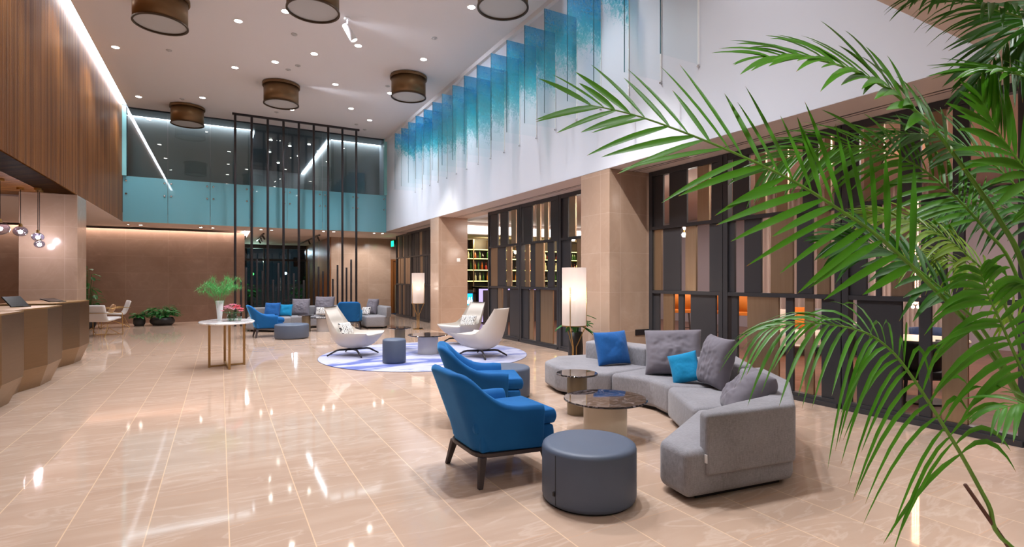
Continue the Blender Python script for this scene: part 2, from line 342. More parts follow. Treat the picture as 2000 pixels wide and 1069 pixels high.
# ---------------------------------------------------------------- mesh building
class MB:
    def __init__(s): s.b = bmesh.new(); s.uv = None
    def quadgrid(s, pts, closed_u=False, uv=False):   # pts[row][col]
        V = [[s.b.verts.new(p) for p in row] for row in pts]
        nu = len(V[0])
        if uv and s.uv is None: s.uv = s.b.loops.layers.uv.new('UVMap')
        for i in range(len(V)-1):
            for j in range(nu if closed_u else nu-1):
                k = (j+1) % nu
                try: f = s.b.faces.new((V[i][j], V[i][k], V[i+1][k], V[i+1][j]))
                except ValueError: continue
                if uv:
                    for lp, (a, b) in zip(f.loops, ((j, i), (j+1, i), (j+1, i+1), (j, i+1))):
                        lp[s.uv].uv = (a/max(1, nu-1), b/(len(V)-1))
        return V
    def box(s, x0, x1, y0, y1, z0, z1, rot=None):
        x0, x1 = min(x0, x1), max(x0, x1); y0, y1 = min(y0, y1), max(y0, y1)
        v = [s.b.verts.new(p) for p in ((x0, y0, z0), (x1, y0, z0), (x1, y1, z0), (x0, y1, z0), (x0, y0, z1), (x1, y0, z1), (x1, y1, z1), (x0, y1, z1))]
        for f in ((3, 2, 1, 0), (4, 5, 6, 7), (0, 1, 5, 4), (1, 2, 6, 5), (2, 3, 7, 6), (3, 0, 4, 7)):
            s.b.faces.new([v[i] for i in f])
        if rot is not None:
            for q in v: q.co = rot @ q.co
        return v
    def prism(s, poly, z0, z1, top=None):             # poly counter-clockwise
        top = top or poly
        a = [s.b.verts.new((x, y, z0)) for x, y in poly]; t = [s.b.verts.new((x, y, z1)) for x, y in top]
        n = len(poly)
        s.b.faces.new(a[::-1]); s.b.faces.new(t)
        for i in range(n): s.b.faces.new((a[i], a[(i+1) % n], t[(i+1) % n], t[i]))
    def lathe(s, prof, seg=32, cx=0, cy=0, sx=1, sy=1, cap=True):
        rows = [[(cx+r*sx*math.cos(2*PI*j/seg), cy+r*sy*math.sin(2*PI*j/seg), z) for j in range(seg)] for r, z in prof]
        V = s.quadgrid(rows, True)
        if cap:
            if prof[0][0] > 1e-4: s.b.faces.new(V[0][::-1])
            if prof[-1][0] > 1e-4: s.b.faces.new(V[-1])
    def tube(s, pts, r, seg=8, cap=True):
        pts = [Vector(p) for p in pts]
        rr = r if isinstance(r, (list, tuple)) else [r]*len(pts)
        rows = []; up = None
        for i, p in enumerate(pts):
            t = (pts[min(i+1, len(pts)-1)]-pts[max(i-1, 0)]).normalized()
            if up is None: up = t.orthogonal().normalized()
            up = (up-t*up.dot(t))
            up = up.normalized() if up.length > 1e-6 else t.orthogonal().normalized()
            sd = t.cross(up)
            rows.append([p+(up*math.cos(2*PI*j/seg)+sd*math.sin(2*PI*j/seg))*rr[i] for j in range(seg)])
        V = s.quadgrid(rows, True)
        if cap: s.b.faces.new(V[0][::-1]); s.b.faces.new(V[-1])
    def ball(s, c, r, seg=12, rings=8, sz=1):
        prof = [(max(1e-5, r*math.sin(PI*i/rings)), c[2]-r*sz*math.cos(PI*i/rings)) for i in range(rings+1)]
        s.lathe(prof, seg, c[0], c[1], cap=False)
    def obj(s, name, mat, parent=None, smooth=False, bevel=0, seg=2, sub=0, solid=0, soff=-1, ang=35, sharp=0):
        bmesh.ops.remove_doubles(s.b, verts=s.b.verts, dist=1e-6)
        bmesh.ops.recalc_face_normals(s.b, faces=s.b.faces)
        me = bpy.data.meshes.new(name); s.b.to_mesh(me); s.b.free()
        if isinstance(mat, (list, tuple)):
            for m in mat: me.materials.append(M[m])
        else: me.materials.append(M[mat] if isinstance(mat, str) else mat)
        if smooth:
            for p in me.polygons: p.use_smooth = True
            if sharp: me.set_sharp_from_angle(angle=math.radians(sharp))
        o = bpy.data.objects.new(name, me); COL.objects.link(o)
        if parent: o.parent = parent
        if solid: md = o.modifiers.new('s', 'SOLIDIFY'); md.thickness = solid; md.offset = soff
        if bevel:
            md = o.modifiers.new('b', 'BEVEL'); md.width = bevel; md.segments = seg; md.limit_method = 'ANGLE'; md.angle_limit = math.radians(ang)
        if sub: md = o.modifiers.new('u', 'SUBSURF'); md.levels = sub; md.render_levels = sub
        return o
def tag(o, label, cat, group=None, kind=None):
    o['label'] = label; o['category'] = cat
    if group: o['group'] = group
    if kind: o['kind'] = kind
    return o
def thing(name, label, cat, loc=(0, 0, 0), rz=0, group=None):
    o = bpy.data.objects.new(name, None); COL.objects.link(o); o.empty_display_size = .1
    o.location = loc; o.rotation_euler = (0, 0, rz)
    return tag(o, label, cat, group)
def struct(name, mb, mat, parent=None, **kw):
    o = mb.obj(name, mat, parent, **kw)
    if not parent: o['kind'] = 'structure'
    return o
def dup(src, loc=None, rz=None, label=None, parent=None):
    c = src.copy(); COL.objects.link(c)
    c.parent = parent
    if loc is not None: c.location = loc
    if rz is not None: c.rotation_euler = (0, 0, rz)
    if label: c['label'] = label
    for ch in list(src.children): dup(ch, parent=c)
    return c
def lamp(kind, loc, power, col='#ffffff', size=.1, aim=None, spot=100, blend=.7, name='light', size_y=None):
    l = bpy.data.lights.new(name, kind); l.energy = power; l.color = lin(col)[:3]
    if kind == 'AREA':
        l.shape = 'RECTANGLE' if size_y else 'DISK'; l.size = size
        if size_y: l.size_y = size_y
    else: l.shadow_soft_size = size
    if kind == 'SPOT': l.spot_size = math.radians(spot); l.spot_blend = blend
    o = bpy.data.objects.new(name, l); COL.objects.link(o); o.location = loc
    if aim is not None: o.rotation_euler = (Vector(aim)-Vector(loc)).to_track_quat('-Z', 'Y').to_euler()
    return o
def box1(name, mat, x0, x1, y0, y1, z0, z1, parent=None, st=True, **kw):
    b = MB(); b.box(x0, x1, y0, y1, z0, z1)
    return struct(name, b, mat, parent, **kw) if st else b.obj(name, mat, parent, **kw)
ORD = ['first', 'second', 'third', 'fourth', 'fifth', 'sixth', 'seventh', 'eighth', 'ninth', 'tenth', 'eleventh', 'twelfth', 'thirteenth', 'fourteenth', 'fifteenth', 'sixteenth', 'seventeenth', 'eighteenth']

ONES = 'zero first second third fourth fifth sixth seventh eighth ninth tenth eleventh twelfth thirteenth fourteenth fifteenth sixteenth seventeenth eighteenth nineteenth twentieth'.split()
def ordw(n):
    if n <= 20: return ONES[n]
    t, o = divmod(n, 10); w = {2: 'twent', 3: 'thirt', 4: 'fort', 5: 'fift'}[t]
    return w+'ieth' if o == 0 else w+'y-'+ONES[o]
# ================================================================ the room
b = MB(); b.box(-8, 6.2, -6, 29.6, -.1, 0); struct('floor', b, 'floor')
b = MB(); b.box(6.2, 14, -6, 20.5, -.1, 0); struct('floor_restaurant', b, 'bar_floor')
box1('ceiling', 'ceiling', -2.38, 5.28, 1.8, 19.1, 6.5, 6.7)
box1('ceiling_entrance', 'soffit', -2.5, 6.2, 19.16, 20.9, 3.13, 3.4)
box1('ceiling_entrance_back', 'soffit', .93, 8.5, 20.9, 30, 3.13, 3.4)
box1('ceiling_reception', 'soffit', -8, -2.505, 14.3, 20.9, 3.122, 3.4)
box1('ceiling_over_entry', 'soffit', -8, 14, -6, 1.8, 3.17, 6.7)
# left wall: battened box hanging over the reception desks
b = MB()
y = 1.8; pts = []
while y < 19.08:
    pts += [(-2.5, y), (-2.5, y+.032), (-2.53, y+.035), (-2.53, y+.047)]; y += .05
rows = [[(x, yy, 3.13) for x, yy in pts], [(x, yy, 6.53) for x, yy in pts]]
b.quadgrid(rows); b.box(-3.0, -2.53, 1.8, 19.08, 3.13, 6.53)
struct('wall_left', b, 'slat_wood')
b = MB()
y = 1.8
while y < 13.5:
    b.box(-8, -2.53, y, y+.10, 3.13, 3.16); y += .112
b.box(-8, -2.55, 1.8, 14.3, 3.16, 3.3)
struct('ceiling_battens', b, 'slat_wood')
box1('trim_1', 'white', -2.9, -2.38, 1.8, 19.1, 6.6, 6.7)
box1('wall_cove_left', 'cove', -2.5, -2.385, 1.9, 19.05, 6.545, 6.56)
box1('trim_2', 'ceiling', 5.2, 5.28, 1.8, 19.08, 6.4, 6.5)
# right wall above the screens, with the soffit under it
box1('wall_right', 'white', 5.28, 6.5, 1.8, 21.5, 3.17, 6.7)
b = MB(); b.box(5.74, 5.765, 1.8, 21, 3.162, 3.171); b.box(5.82, 5.835, 1.8, 21, 3.162, 3.171); struct('trim_3', b, 'black_metal')
b = MB(); b.box(5.285, 6.2, 1.8, 21.4, 3.164, 3.17); struct('trim_4', b, 'soffit')
# columns
for nm, (x0, x1, y0, y1), mt in (('column_right', (5.28, 6.15, 6.5, 7.24), 'stone'), ('column_right_back', (5.28, 6.15, 13.84, 14.5), 'stone'), ('column_left', (-3.39, -2.5, 13.5, 14.3), 'stone')):
    box1(nm, mt, x0, x1, y0, y1, 0, 3.163 if x0 > 0 else 3.13, bevel=.006)
# back of the lobby
box1('wall_back', 'stone_dark', -8, .76, 21.07, 24.5, 0, 3.06)
b = MB(); b.box(-8, .93, 20.9, 21.05, 3.2, 3.22); b.box(.78, .93, 21.05, 24, 3.2, 3.22); struct('wall_cove_back', b, 'cove_warm')
box1('ceiling_slot_back', 'soffit', -8, .95, 20.9, 24.5, 3.23, 3.4)
b = MB(); b.box(3.9, 6.32, 22.2, 29, 0, 3.13); struct('wall_back_right', b, 'stone')
b = MB()
for i in range(34): b.box(3.86, 3.9, 22.23+i*.2, 22.23+i*.2+.17, 0, 3.12)
struct('wall_entrance_side', b, 'door_wood')
b = MB(); b.box(6.32, 6.42, 22.15, 22.3, 0, 2.2); b.box(6.32, 7.4, 22.15, 22.3, 2.2, 2.28); d1 = struct('door_1', b, 'door_wood')
box1('door_leaf', 'door_wood', 6.42, 7.4, 22.22, 22.28, 0, 2.2, d1, st=False)
box1('door_kick_panel', 'taupe', 6.5, 7.4, 22.17, 22.22, .02, 1.2, d1, st=False)
box1('wall_back_end', 'stone', 6.32, 9, 22.3, 22.6, 0, 3.3)
box1('wall_reception', 'stone_dark', -8.2, -8, -6, 21.1, 0, 6.7)
box1('wall_behind', 'lilac_wall', -8, 14, -6.2, -6, 0, 3.3)
# exit light, green on the corner of the wall
g = box1('exit_light', 'black_rubber', 6.02, 6.1, 20.7, 21.05, 2.72, 2.98, st=False); tag(g, 'green glowing exit light in the far corner above the wooden door', 'exit light')
box1('lens', 'green_glow', 6.0, 6.02, 20.72, 21.03, 2.74, 2.96, g, st=False)
# entrance glazing and the night outside
b = MB()
for x in (.8, 1.9, 3.0, 3.85): b.box(x-.03, x+.03, 28.96, 29.04, 0, 3.13)
b.box(.76, 3.9, 28.95, 29.05, 2.34, 2.44); b.box(.76, 3.9, 28.95, 29.05, 0, .08); b.box(.76, 3.9, 28.9, 29.05, 2.95, 3.13)
w = struct('window_entrance', b, 'panel_dark')
b = MB(); b.box(.76, 3.9, 29.0, 29.01, .08, 3.0); b.obj('pane', 'entry_glass', w)
box1('ground_outside', 'night_step', -12, 14, 29.7, 46, -.12, -.02)
b = MB()
for i in range(7): b.box(-6, 10, 33+i*.5, 37, -.02+i*.16, .14+i*.16)
struct('outside_steps', b, 'night_step')
tag(bpy.data.objects['outside_steps'], 'dark outdoor steps beyond the entrance glass at night', 'steps'); bpy.data.objects['outside_steps'].pop('kind', None)
b = MB(); b.box(-12, 14, 44, 44.5, 0, 9)
bl = b.obj('building', 'night'); tag(bl, 'dark building across the street behind the entrance glass', 'building')
for i in range(9): box1('window', 'night_glow', -5+i*1.35, -4.05+i*1.35, 43.9, 44, 3.1, 4.5, bl, st=False)
b = MB(); b.lathe([(1.5, 2.2), (1.5, 3.0), (1.35, 3.6), (.9, 4.1), (.3, 4.35), (1e-4, 4.4)], 24, 3.1, 41); b.box(1.4, 4.8, 40.2, 41.8, 0, 2.3)
tag(b.obj('pavilion', 'night_glow', smooth=False), 'small domed pavilion dimly lit beyond the entrance steps', 'pavilion')  # whole pavilion glows faintly; its dim light is put into the material
for i, (x, yy, z, m, nm, lb) in enumerate(((1.75, 36.5, 1.75, 'globe_green', 'garden_light', 'green garden light glowing outside the left of the entrance glass'), (3.65, 36.6, 1.8, 'globe_white', 'garden_light', 'white garden light glowing outside the middle of the entrance glass'))):
    b = MB(); b.ball((x, yy, z), .09); go = b.obj(nm, m); tag(go, lb, 'garden light'); b = MB(); b.tube([(x, yy, .96), (x, yy, z)], .02); b.obj('post', 'black_metal', go)
# ---------------------------------------------------------------- glazed balcony
edges = [-2.5, -1.385, -.27, .84, 1.95, 3.07, 4.18, 5.28]
for i in range(7):
    x0, x1 = edges[i]+.006, edges[i+1]-.006
    wd = bpy.data.objects.new('window_%d' % (i+1), None); COL.objects.link(wd); wd.location = (x0, 19.1, 3.13); wd['kind'] = 'structure'
    def ch(nm, mt, a, c, z0, z1, y0=19.1, y1=19.115):
        bb = MB(); bb.box(a-x0, c-x0, y0-19.1, y1-19.1, z0-3.13, z1-3.13); return bb.obj(nm, mt, wd)
    ch('upper_pane', 'glass', x0, x1, 4.47, 6.5, 19.104, 19.11); ch('lower_pane', 'teal', x0, x1, 3.13, 4.465)
    bb = MB()
    for fx in (x0+.08, x1-.08):
        for fz in (3.95, 4.33):
            bb = MB(); bb.lathe([(.028, 0), (.028, .02), (.018, .03)], 12)
            for v in bb.b.verts: v.co = (v.co.x+fx-x0, -v.co.z, v.co.y+fz-3.13)
            bb.obj('fixing', 'steel', wd, smooth=False)
box1('trim_5', 'teal_trim', -2.5, -2.4, 19.02, 19.1, 4.47, 6.5)
box1('trim_6', 'teal_trim', 5.18, 5.28, 19.02, 19.1, 4.47, 6.5)
box1('floor_balcony', 'charcoal_wall', -2.5, 5.28, 19.16, 30, 3.4, 3.44)
box1('ceiling_balcony', 'dark_room', -2.5, 5.28, 19.12, 19.9, 6.46, 6.7)
box1('ceiling_balcony_back', 'dark_room', .9, 3.5, 19.9, 30, 6.46, 6.7)
box1('wall_balcony_left', 'charcoal_wall', -2.5, .9, 20.05, 30, 3.4, 6.47)
box1('wall_balcony_right', 'charcoal_wall', 3.5, 5.28, 20.05, 30, 3.4, 6.47)
box1('wall_balcony_back', 'charcoal_wall', .9, 3.5, 27, 27.3, 3.4, 6.46)
b = MB(); b.box(-2.5, 1.02, 19.91, 20.04, 6.47, 6.49); b.box(3.38, 5.28, 19.91, 20.04, 6.47, 6.49); b.box(.91, 1.02, 20.05, 27, 6.43, 6.45); b.box(3.38, 3.49, 20.05, 27, 6.43, 6.45)
struct('wall_cove_balcony', b, 'cove_soft')
box1('door_2', 'lilac_wall', 1.9, 2.75, 26.93, 27, 3.44, 5.6)
box1('door_3', 'steel', 1.25, 1.75, 26.93, 27, 3.44, 5.7)
box1('door_4', 'door_wood', .9, .96, 23, 24.2, 3.44, 5.9)
for i, (x, yy) in enumerate(((1.6, 21), (2.3, 21.6), (2.9, 21), (1.7, 23), (2.8, 23.2), (2.2, 25))):
    b = MB(); b.lathe([(.05, 6.45), (.05, 6.46)], 12, x, yy)
    tag(b.obj('downlight', 'spot_glow'), 'tiny downlight, %s from the front in the dark balcony corridor' % ORD[i], 'downlight', 'downlights in the balcony corridor')
# ---------------------------------------------------------------- tall pole screen
ps = thing('pole_screen', 'tall dark metal pole screen running from floor to ceiling behind the far sofa', 'screen', (.4, 18.25, 0))
def pole(nm, x, h, r=.036):
    bb = MB(); bb.tube([(x-.4, 0, 0), (x-.4, 0, h)], r, 12); bb.obj(nm, 'black_metal', ps, smooth=True, bevel=.004, ang=60)
for i in range(9): pole('pole', .4+i*.4525, 6.47)
bb = MB(); bb.box(-.08, 3.72, -.035, .035, 6.44, 6.5); bb.obj('top_rail', 'black_metal', ps)
for x, h in ((.56, 1.37), (.70, 1.8), (1.0, 2.05), (1.16, 1.7), (1.46, 1.42), (1.61, 1.95), (1.9, 1.63), (2.06, 1.63), (2.36, 1.4), (2.51, 2.0), (2.81, 1.85), (2.95, 1.7), (3.26, 1.45), (3.41, 1.91), (3.70, 1.83), (3.85, 2.1)):
    pole('short_pole', x, h, .03)
# ---------------------------------------------------------------- slatted screens between the columns
SX = 6.1
def screen(label, posts, tiers, edges_px=True, z=(.1, 1.25, 2.25, 3.1)):
    ya, yb = min(posts), max(posts)
    t = thing('slat_screen', label, 'screen', (SX, (ya+yb)/2, 0)); cy = (ya+yb)/2
    f = MB()
    for py in posts: f.box(-.05, .05, py-.035-cy, py+.035-cy, 0, 3.16)
    for zz, hh in ((0, .09), (1.22, .05), (2.23, .05), (3.08, .08)): f.box(-.045, .045, ya-cy, yb-cy, zz, zz+hh)
    f.box(-.07, .07, ya-cy, yb-cy, 0, .05)
    f.obj('frame', 'panel_dark', t)
    for (z0, z1), L in zip(((.09, 1.22), (1.27, 2.23), (2.28, 3.08)), tiers):
        for a, c, k in L:
            if edges_px: a, c = onX(a, 500, SX)[0], onX(c, 500, SX)[0]
            a, c = max(min(a, c), ya+.03), min(max(a, c), yb-.03)
            if c-a < .02: continue
            p = MB(); p.box(-.018, .018, a-cy, c-cy, z0, z1)
            p.obj('panel' if k == 'd' else 'bronze_panel', 'panel_dark' if k == 'd' else 'panel_bronze', t, bevel=.003, seg=1)
NB1 = ([(1261, 1289, 'd'), (1297, 1317, 'b'), (1326.5, 1336.6, 'd'), (1350.4, 1399.5, 'd')],
       [(1260, 1293.3, 'b'), (1297, 1330, 'd'), (1340, 1361, 'b'), (1387, 1411, 'd')],
       [(1269.8, 1296.6, 'd'), (1308.5, 1342.9, 'd'), (1363.5, 1386.5, 'b'), (1391, 1411, 'd')])
NB2 = ([(1430.6, 1442.3, 'd'), (1461, 1522, 'b'), (1536, 1551, 'd'), (1573, 1590.4, 'b'), (1606, 1640, 'd')],
       [(1418, 1436.5, 'd'), (1455, 1488, 'd'), (1506.7, 1550, 'b'), (1557.6, 1588.6, 'd'), (1597, 1622, 'b')],
       [(1432.4, 1464.7, 'd'), (1476, 1497, 'b'), (1517.8, 1540, 'b'), (1569, 1600, 'd'), (1612, 1624, 'b')])
NB3 = ([(1675, 1763, 'd'), (1796, 1820, 'd'), (1841, 1891.6, 'b')],
       [(1657, 1694, 'd'), (1712, 1722, 'd'), (1742, 1784, 'b'), (1800, 1850, 'd'), (1862, 1885, 'd')],
       [(1656, 1680, 'd'), (1689, 1727.6, 'b'), (1760, 1800, 'd'), (1815, 1850, 'b'), (1862, 1895, 'd')])
screen('dark slatted screen bay directly right of the near stone column, behind the blue cushioned sofa', (6.42, 5.06), NB1)
screen('dark slatted screen bay with a wide bronze lower panel, behind the near sofa', (4.98, 3.47), NB2)
screen('dark slatted screen bay behind the palm, with a very wide dark lower panel', (3.39, 1.9), NB3)
screen('dark slatted screen bay at the right edge of the photo behind the palm stems', (1.82, .3),
       ([(1.8, 1.3, 'd'), (1.1, .8, 'b')], [(1.8, 1.5, 'b'), (1.35, .8, 'd')], [(1.75, 1.5, 'd'), (1.4, 1.1, 'b'), (.9, .5, 'd')]), False)
FB1 = ([(958, 972, 'd'), (974, 982, 'b'), (984, 991, 'd'), (997, 1015, 'd')],
       [(960, 972.8, 'b'), (973, 988, 'd'), (991, 1000, 'b'), (1009, 1017, 'd')],
       [(960, 973, 'd'), (978.4, 992.8, 'd'), (999.7, 1008.7, 'b'), (1010.8, 1017.7, 'd')])
FB2 = ([(1019.8, 1033, 'd'), (1036, 1042, 'b'), (1048, 1055.7, 'd'), (1057, 1081, 'b'), (1090, 1097, 'd')],
       [(1027, 1034.7, 'b'), (1037.7, 1046.7, 'd'), (1046.9, 1063, 'b'), (1070.7, 1082.6, 'd')],
       [(1023.4, 1040, 'd'), (1048.8, 1056.3, 'b'), (1063.8, 1071.6, 'b'), (1076.6, 1089.5, 'd')])
FB3 = ([(1100, 1112, 'd'), (1118, 1126, 'b'), (1128, 1140, 'd')], [(1098, 1115, 'd'), (1128, 1140, 'b')], [(1096, 1110.5, 'd'), (1113, 1125, 'b')])
ymid = onX(1018.5, 500, SX)[0]
screen('dark slatted screen bay beside the bar opening, nearest the far stone column', (12.3, ymid+.04), FB1)
screen('dark slatted screen bay behind the white chair that faces away', (ymid-.04, 9.1), FB2)
screen('dark slatted screen bay half hidden by the near stone column and floor lamp', (9.02, 7.3), FB3)
rr = random.Random(3)
def rnd_tiers(y0, y1):
    out = []
    for _ in range(3):
        L = []; yy = y0
        while yy < y1-.1:
            w = rr.choice((.09, .14, .2, .27)); L.append((yy, min(yy+w, y1), rr.choice('dddb'))); yy += w+rr.choice((.02, .02, .05, .08))
        out.append(L)
    return out
screen('dark slatted screen bay at the far end of the lobby next to the exit light', (20.5, 18.72), rnd_tiers(18.76, 20.45), False)
screen('dark slatted screen bay beyond the far stone column, behind the far floor lamp', (18.64, 16.8), rnd_tiers(16.84, 18.6), False)
screen('dark slatted screen bay hidden close behind the far stone column', (16.72, 14.55), rnd_tiers(14.6, 16.68), False)
# ---------------------------------------------------------------- glass wave artwork: eighteen sheets on the right wall
for k in range(18):
    yy = 4.74+k*.6506
    lb = 'upright glass sheet with a printed blue wave, %s from the near end of the row' % ORD[k] if k > 1 else ('nearly clear upright glass sheet nearest the palm, first of the wave row' if k == 0 else 'almost clear upright glass sheet with a little spray, second of the wave row')
    t = thing('glass_sheet', lb, 'glass artwork', (5.28, yy, 4.15), 0, 'glass sheets of the wave artwork')
    b = MB(); b.box(-.65, -.021, -.006, .006, 0, 1.7); b.obj('sheet', 'wave', t)
    b = MB(); b.box(-.02, 0, -.008, .008, 0, 1.7); b.obj('wall_strip', 'white_gloss', t)
    b = MB(); b.box(-.656, -.65, -.006, .006, 0, 1.7); b.obj('edge', 'glass_edge', t)
    b = MB(); b.lathe([(.014, 0), (.014, .03)], 8)
    for v in b.b.verts: v.co = (-v.co.z, v.co.x-0, v.co.y-.03)
    b.obj('fixing', 'steel', t)
# ---------------------------------------------------------------- ceiling: drums, downlights, sprinklers, spotlight
def drum(i, x, y, lb):
    t = thing('drum_light', lb, 'ceiling light', (x, y, 5.98), 0, 'bronze drum lights')
    b = MB(); b.lathe([(.42, 0), (.42, .5)], 48, cap=False); b.obj('shade', 'drum', t, smooth=True, solid=.012)
    b = MB(); b.lathe([(.40, -.012), (.432, -.012), (.432, .012), (.40, .012), (.40, -.012)], 48, cap=False); b.obj('rim', 'drum_rim', t)
    b = MB(); b.lathe([(1e-4, .02), (.41, .02), (.41, .03), (1e-4, .03)], 48, cap=False); b.obj('diffuser', 'diffuser', t)
    b = MB(); b.lathe([(.36, .5), (.36, .52)], 32); b.obj('ceiling_plate', 'drum_rim', t)
    b = MB(); b.lathe([(.43, .44), (.455, .44), (.455, .5), (.43, .5), (.43, .44)], 48, cap=False); b.obj('collar', 'drum', t, smooth=False)
for i, (x, y, lb) in enumerate(((-.93, 11.32, 'bronze drum ceiling light nearest the wooden batten wall, cut by the top edge'), (1.38, 9.51, 'bronze drum ceiling light beside the white track spotlight'), (4.14, 7.87, 'bronze drum ceiling light nearest the glass wave sheets, cut by the top edge'),
                            (1.39, 14.99, 'bronze drum ceiling light in front of the tall pole screen'), (4.12, 12.88, 'bronze drum ceiling light by the far end of the glass wave sheets'), (-.84, 18.25, 'bronze drum ceiling light hanging against the glazed balcony'))):
    drum(i, x, y, lb)
def downlight(x, y, z, lb, grp, r=.075, power=0, spot=110, col='#f8f9ff'):
    t = thing('downlight', lb, 'downlight', (x, y, z), 0, grp)
    b = MB(); b.lathe([(r, -.006), (r*1.25, -.004), (r*1.25, 0), (r, 0), (r, -.006)], 20, cap=False); b.obj('trim_ring', 'white_gloss', t)
    b = MB(); b.lathe([(1e-4, -.003), (r, -.003), (r, -.001), (1e-4, -.001)], 20, cap=False); b.obj('lens', 'spot_glow', t)
    if power: lamp('SPOT', (x, y, z-.03), power, col, .06, (x, y, 0), spot, .8)
DL = {'along the wooden batten wall': [(-2.0, 9.0), (-2.0, 11.7), (-2.0, 14.32), (-1.98, 17.9)], 'left of the ceiling middle': [(.31, 6.2), (.31, 9.0), (.31, 11.71), (.31, 14.33), (-.43, 17.15)],
      'down the ceiling middle': [(1.85, 4.2), (1.08, 8.2), (1.08, 10.86), (1.12, 13.51), (1.85, 6.9), (1.85, 12.6), (1.87, 17.07)], 'right of the ceiling middle': [(2.62, 3.8), (2.62, 6.4), (2.62, 9.0), (2.62, 11.7), (2.62, 14.32), (3.4, 16.12)],
      'along the glass wave sheets': [(4.09, 3.7), (4.09, 6.3), (4.09, 9.03), (4.1, 11.71), (4.05, 14.28), (4.17, 17.03)]}
for row, L in DL.items():
    for i, (x, y) in enumerate(L):
        downlight(x, y, 6.5, 'round ceiling downlight, %s from the front in the row %s' % (ORD[i], row), 'downlights of the high lobby ceiling', .07, P_MAIN*(.8 if x > 4 else (1.8 if y > 5 else 2.6) if x > 1.8 else .75))
for i, (x, y) in enumerate(((-2.5, 20.1), (-2.17, 20.1), (-.55, 20.1), (-.21, 20.1), (1.22, 20), (1.55, 20), (3.2, 19.7), (3.55, 19.7), (4.95, 19.55), (5.26, 19.55))):
    downlight(x, y, 3.13, 'small downlight under the glazed balcony, %s from the left' % ORD[i], 'downlights under the balcony', .04, P_SMALL if i % 2 == 0 else 0, 100)
k = 0
for x in (-2.6, -.6, 1.4, 3.4, 5.4):
    for y in (.4, -1.5, -3.3):
        downlight(x, y, 3.17, 'low ceiling downlight behind the viewpoint, %s from the reception side' % ORD[k], 'downlights of the low ceiling', .06, P_LOW, 130); k += 1
for i, (x, y) in enumerate(((-.99, 13.94), (1.44, 13.85), (1.34, 11.79), (-.94, 17.53), (1.49, 17.55), (1.61, 13.48), (3.93, 10.56), (3.84, 13.78), (4.28, 18.17), (3.9, 17.69))):
    b = MB(); b.lathe([(.06, 6.485), (.06, 6.5)], 16, x, y); b.lathe([(.012, 6.465), (.03, 6.485)], 10, x, y)
    lb = ['beside the batten wall, before the second drum row', 'just in front of the drum facing the pole screen', 'beyond the white spotlight in mid ceiling', 'in front of the balcony drum', 'above the pole screen left of centre', 'close to the middle downlights', 'between the two right hand drums', 'beside the far right drum', 'in the far right ceiling corner', 'above the right end of the pole screen'][i]
    tag(b.obj('sprinkler', 'diffuser'), 'small grey ceiling sprinkler '+lb, 'sprinkler', 'ceiling sprinklers')
t = thing('spotlight', 'white adjustable ceiling spotlight aimed at the glass wave wall', 'spotlight', (2.16, 10.56, 6.5))
b = MB(); b.lathe([(.06, -.03), (.06, 0)], 20); b.tube([(0, 0, -.03), (0, 0, -.16)], .012); b.obj('mount', 'white_gloss', t)
b = MB(); b.tube([(-.05, 0, -.14), (.12, -.02, -.42)], [.055, .07], 16); b.obj('head', 'white_gloss', t, smooth=True, bevel=.006, ang=50)
b = MB(); b.tube([(.118, -.02, -.416), (.122, -.02, -.424)], .06, 16); b.obj('lens', 'spot_glow', t)
b = MB(); b.box(5.262, 5.28, 0, 0, 0, 0)
b.b.free()
# light switch plate on the far column
b = MB(); b.box(5.82, 5.92, 13.828, 13.842, 1.93, 2.03); tag(b.obj('wall_plate', 'white_gloss', bevel=.004), 'small white square control plate on the far stone column', 'wall plate')
b = MB(); b.box(5.8, 6.1, 6.488, 6.5, .55, .64); tag(b.obj('vent_grille', 'black_metal'), 'small dark grille low on the near stone column above the sofa back', 'grille')
for lb, x0, y0, x1, y1 in (('left black ceiling track with spotlights inside the entrance', 1.4, 21.5, 1.4, 25.5), ('right black ceiling track with spotlights inside the entrance', 3.3, 21.2, 3.3, 27)):
    t = thing('lighting_track', lb, 'lighting track', (x0, y0, 3.13))
    b = MB(); b.box(-.03, .03, 0, y1-y0, -.04, 0); b.obj('rail', 'black_metal', t)
    for i in range(3):
        b = MB(); q = .4+i*1.2; b.tube([(0, q, -.04), (0, q, -.1)], .015); b.tube([(0, q-.06, -.1), (.06, q+.07, -.19)], .035, 12); b.obj('spot_head', 'black_metal', t)
# ================================================================ furniture
def smooth(o):
    for p in o.data.polygons: p.use_smooth = True
    return o
def interp(tab, x, win=.07):
    def li(q):
        q = min(tab[-1][0], max(tab[0][0], q))
        for (a, va), (b_, vb) in zip(tab, tab[1:]):
            if q <= b_: return va+(vb-va)*((q-a)/(b_-a) if b_ > a else 0)
        return tab[-1][1]
    return sum(li(x+win*k/3) for k in range(-3, 4))/7
def rbox(name, mat, x0, x1, y0, y1, z0, z1, parent, r=.04, crown=0, seg=4):
    b = MB(); n = 8
    rows = []
    b.box(x0, x1, y0, y1, z0, z1)
    if crown:
        bmesh.ops.subdivide_edges(b.b, edges=b.b.edges[:], cuts=7, use_grid_fill=True)
        cx, cy = (x0+x1)/2, (y0+y1)/2
        for v in b.b.verts:
            fx, fy = (v.co.x-cx)/((x1-x0)/2), (v.co.y-cy)/((y1-y0)/2); zz = (v.co.z-z0)/(z1-z0)
            v.co.z += crown*(1-fx*fx)*(1-fy*fy)*(1 if zz > .5 else 0)
            bul = crown*.6*(1-(2*zz-1)**2)
            v.co.x += bul*(fx if abs(fx) > .98 else 0); v.co.y += bul*(fy if abs(fy) > .98 else 0)
    return b.obj(name, mat, parent, smooth=True, bevel=r, seg=seg, ang=50)
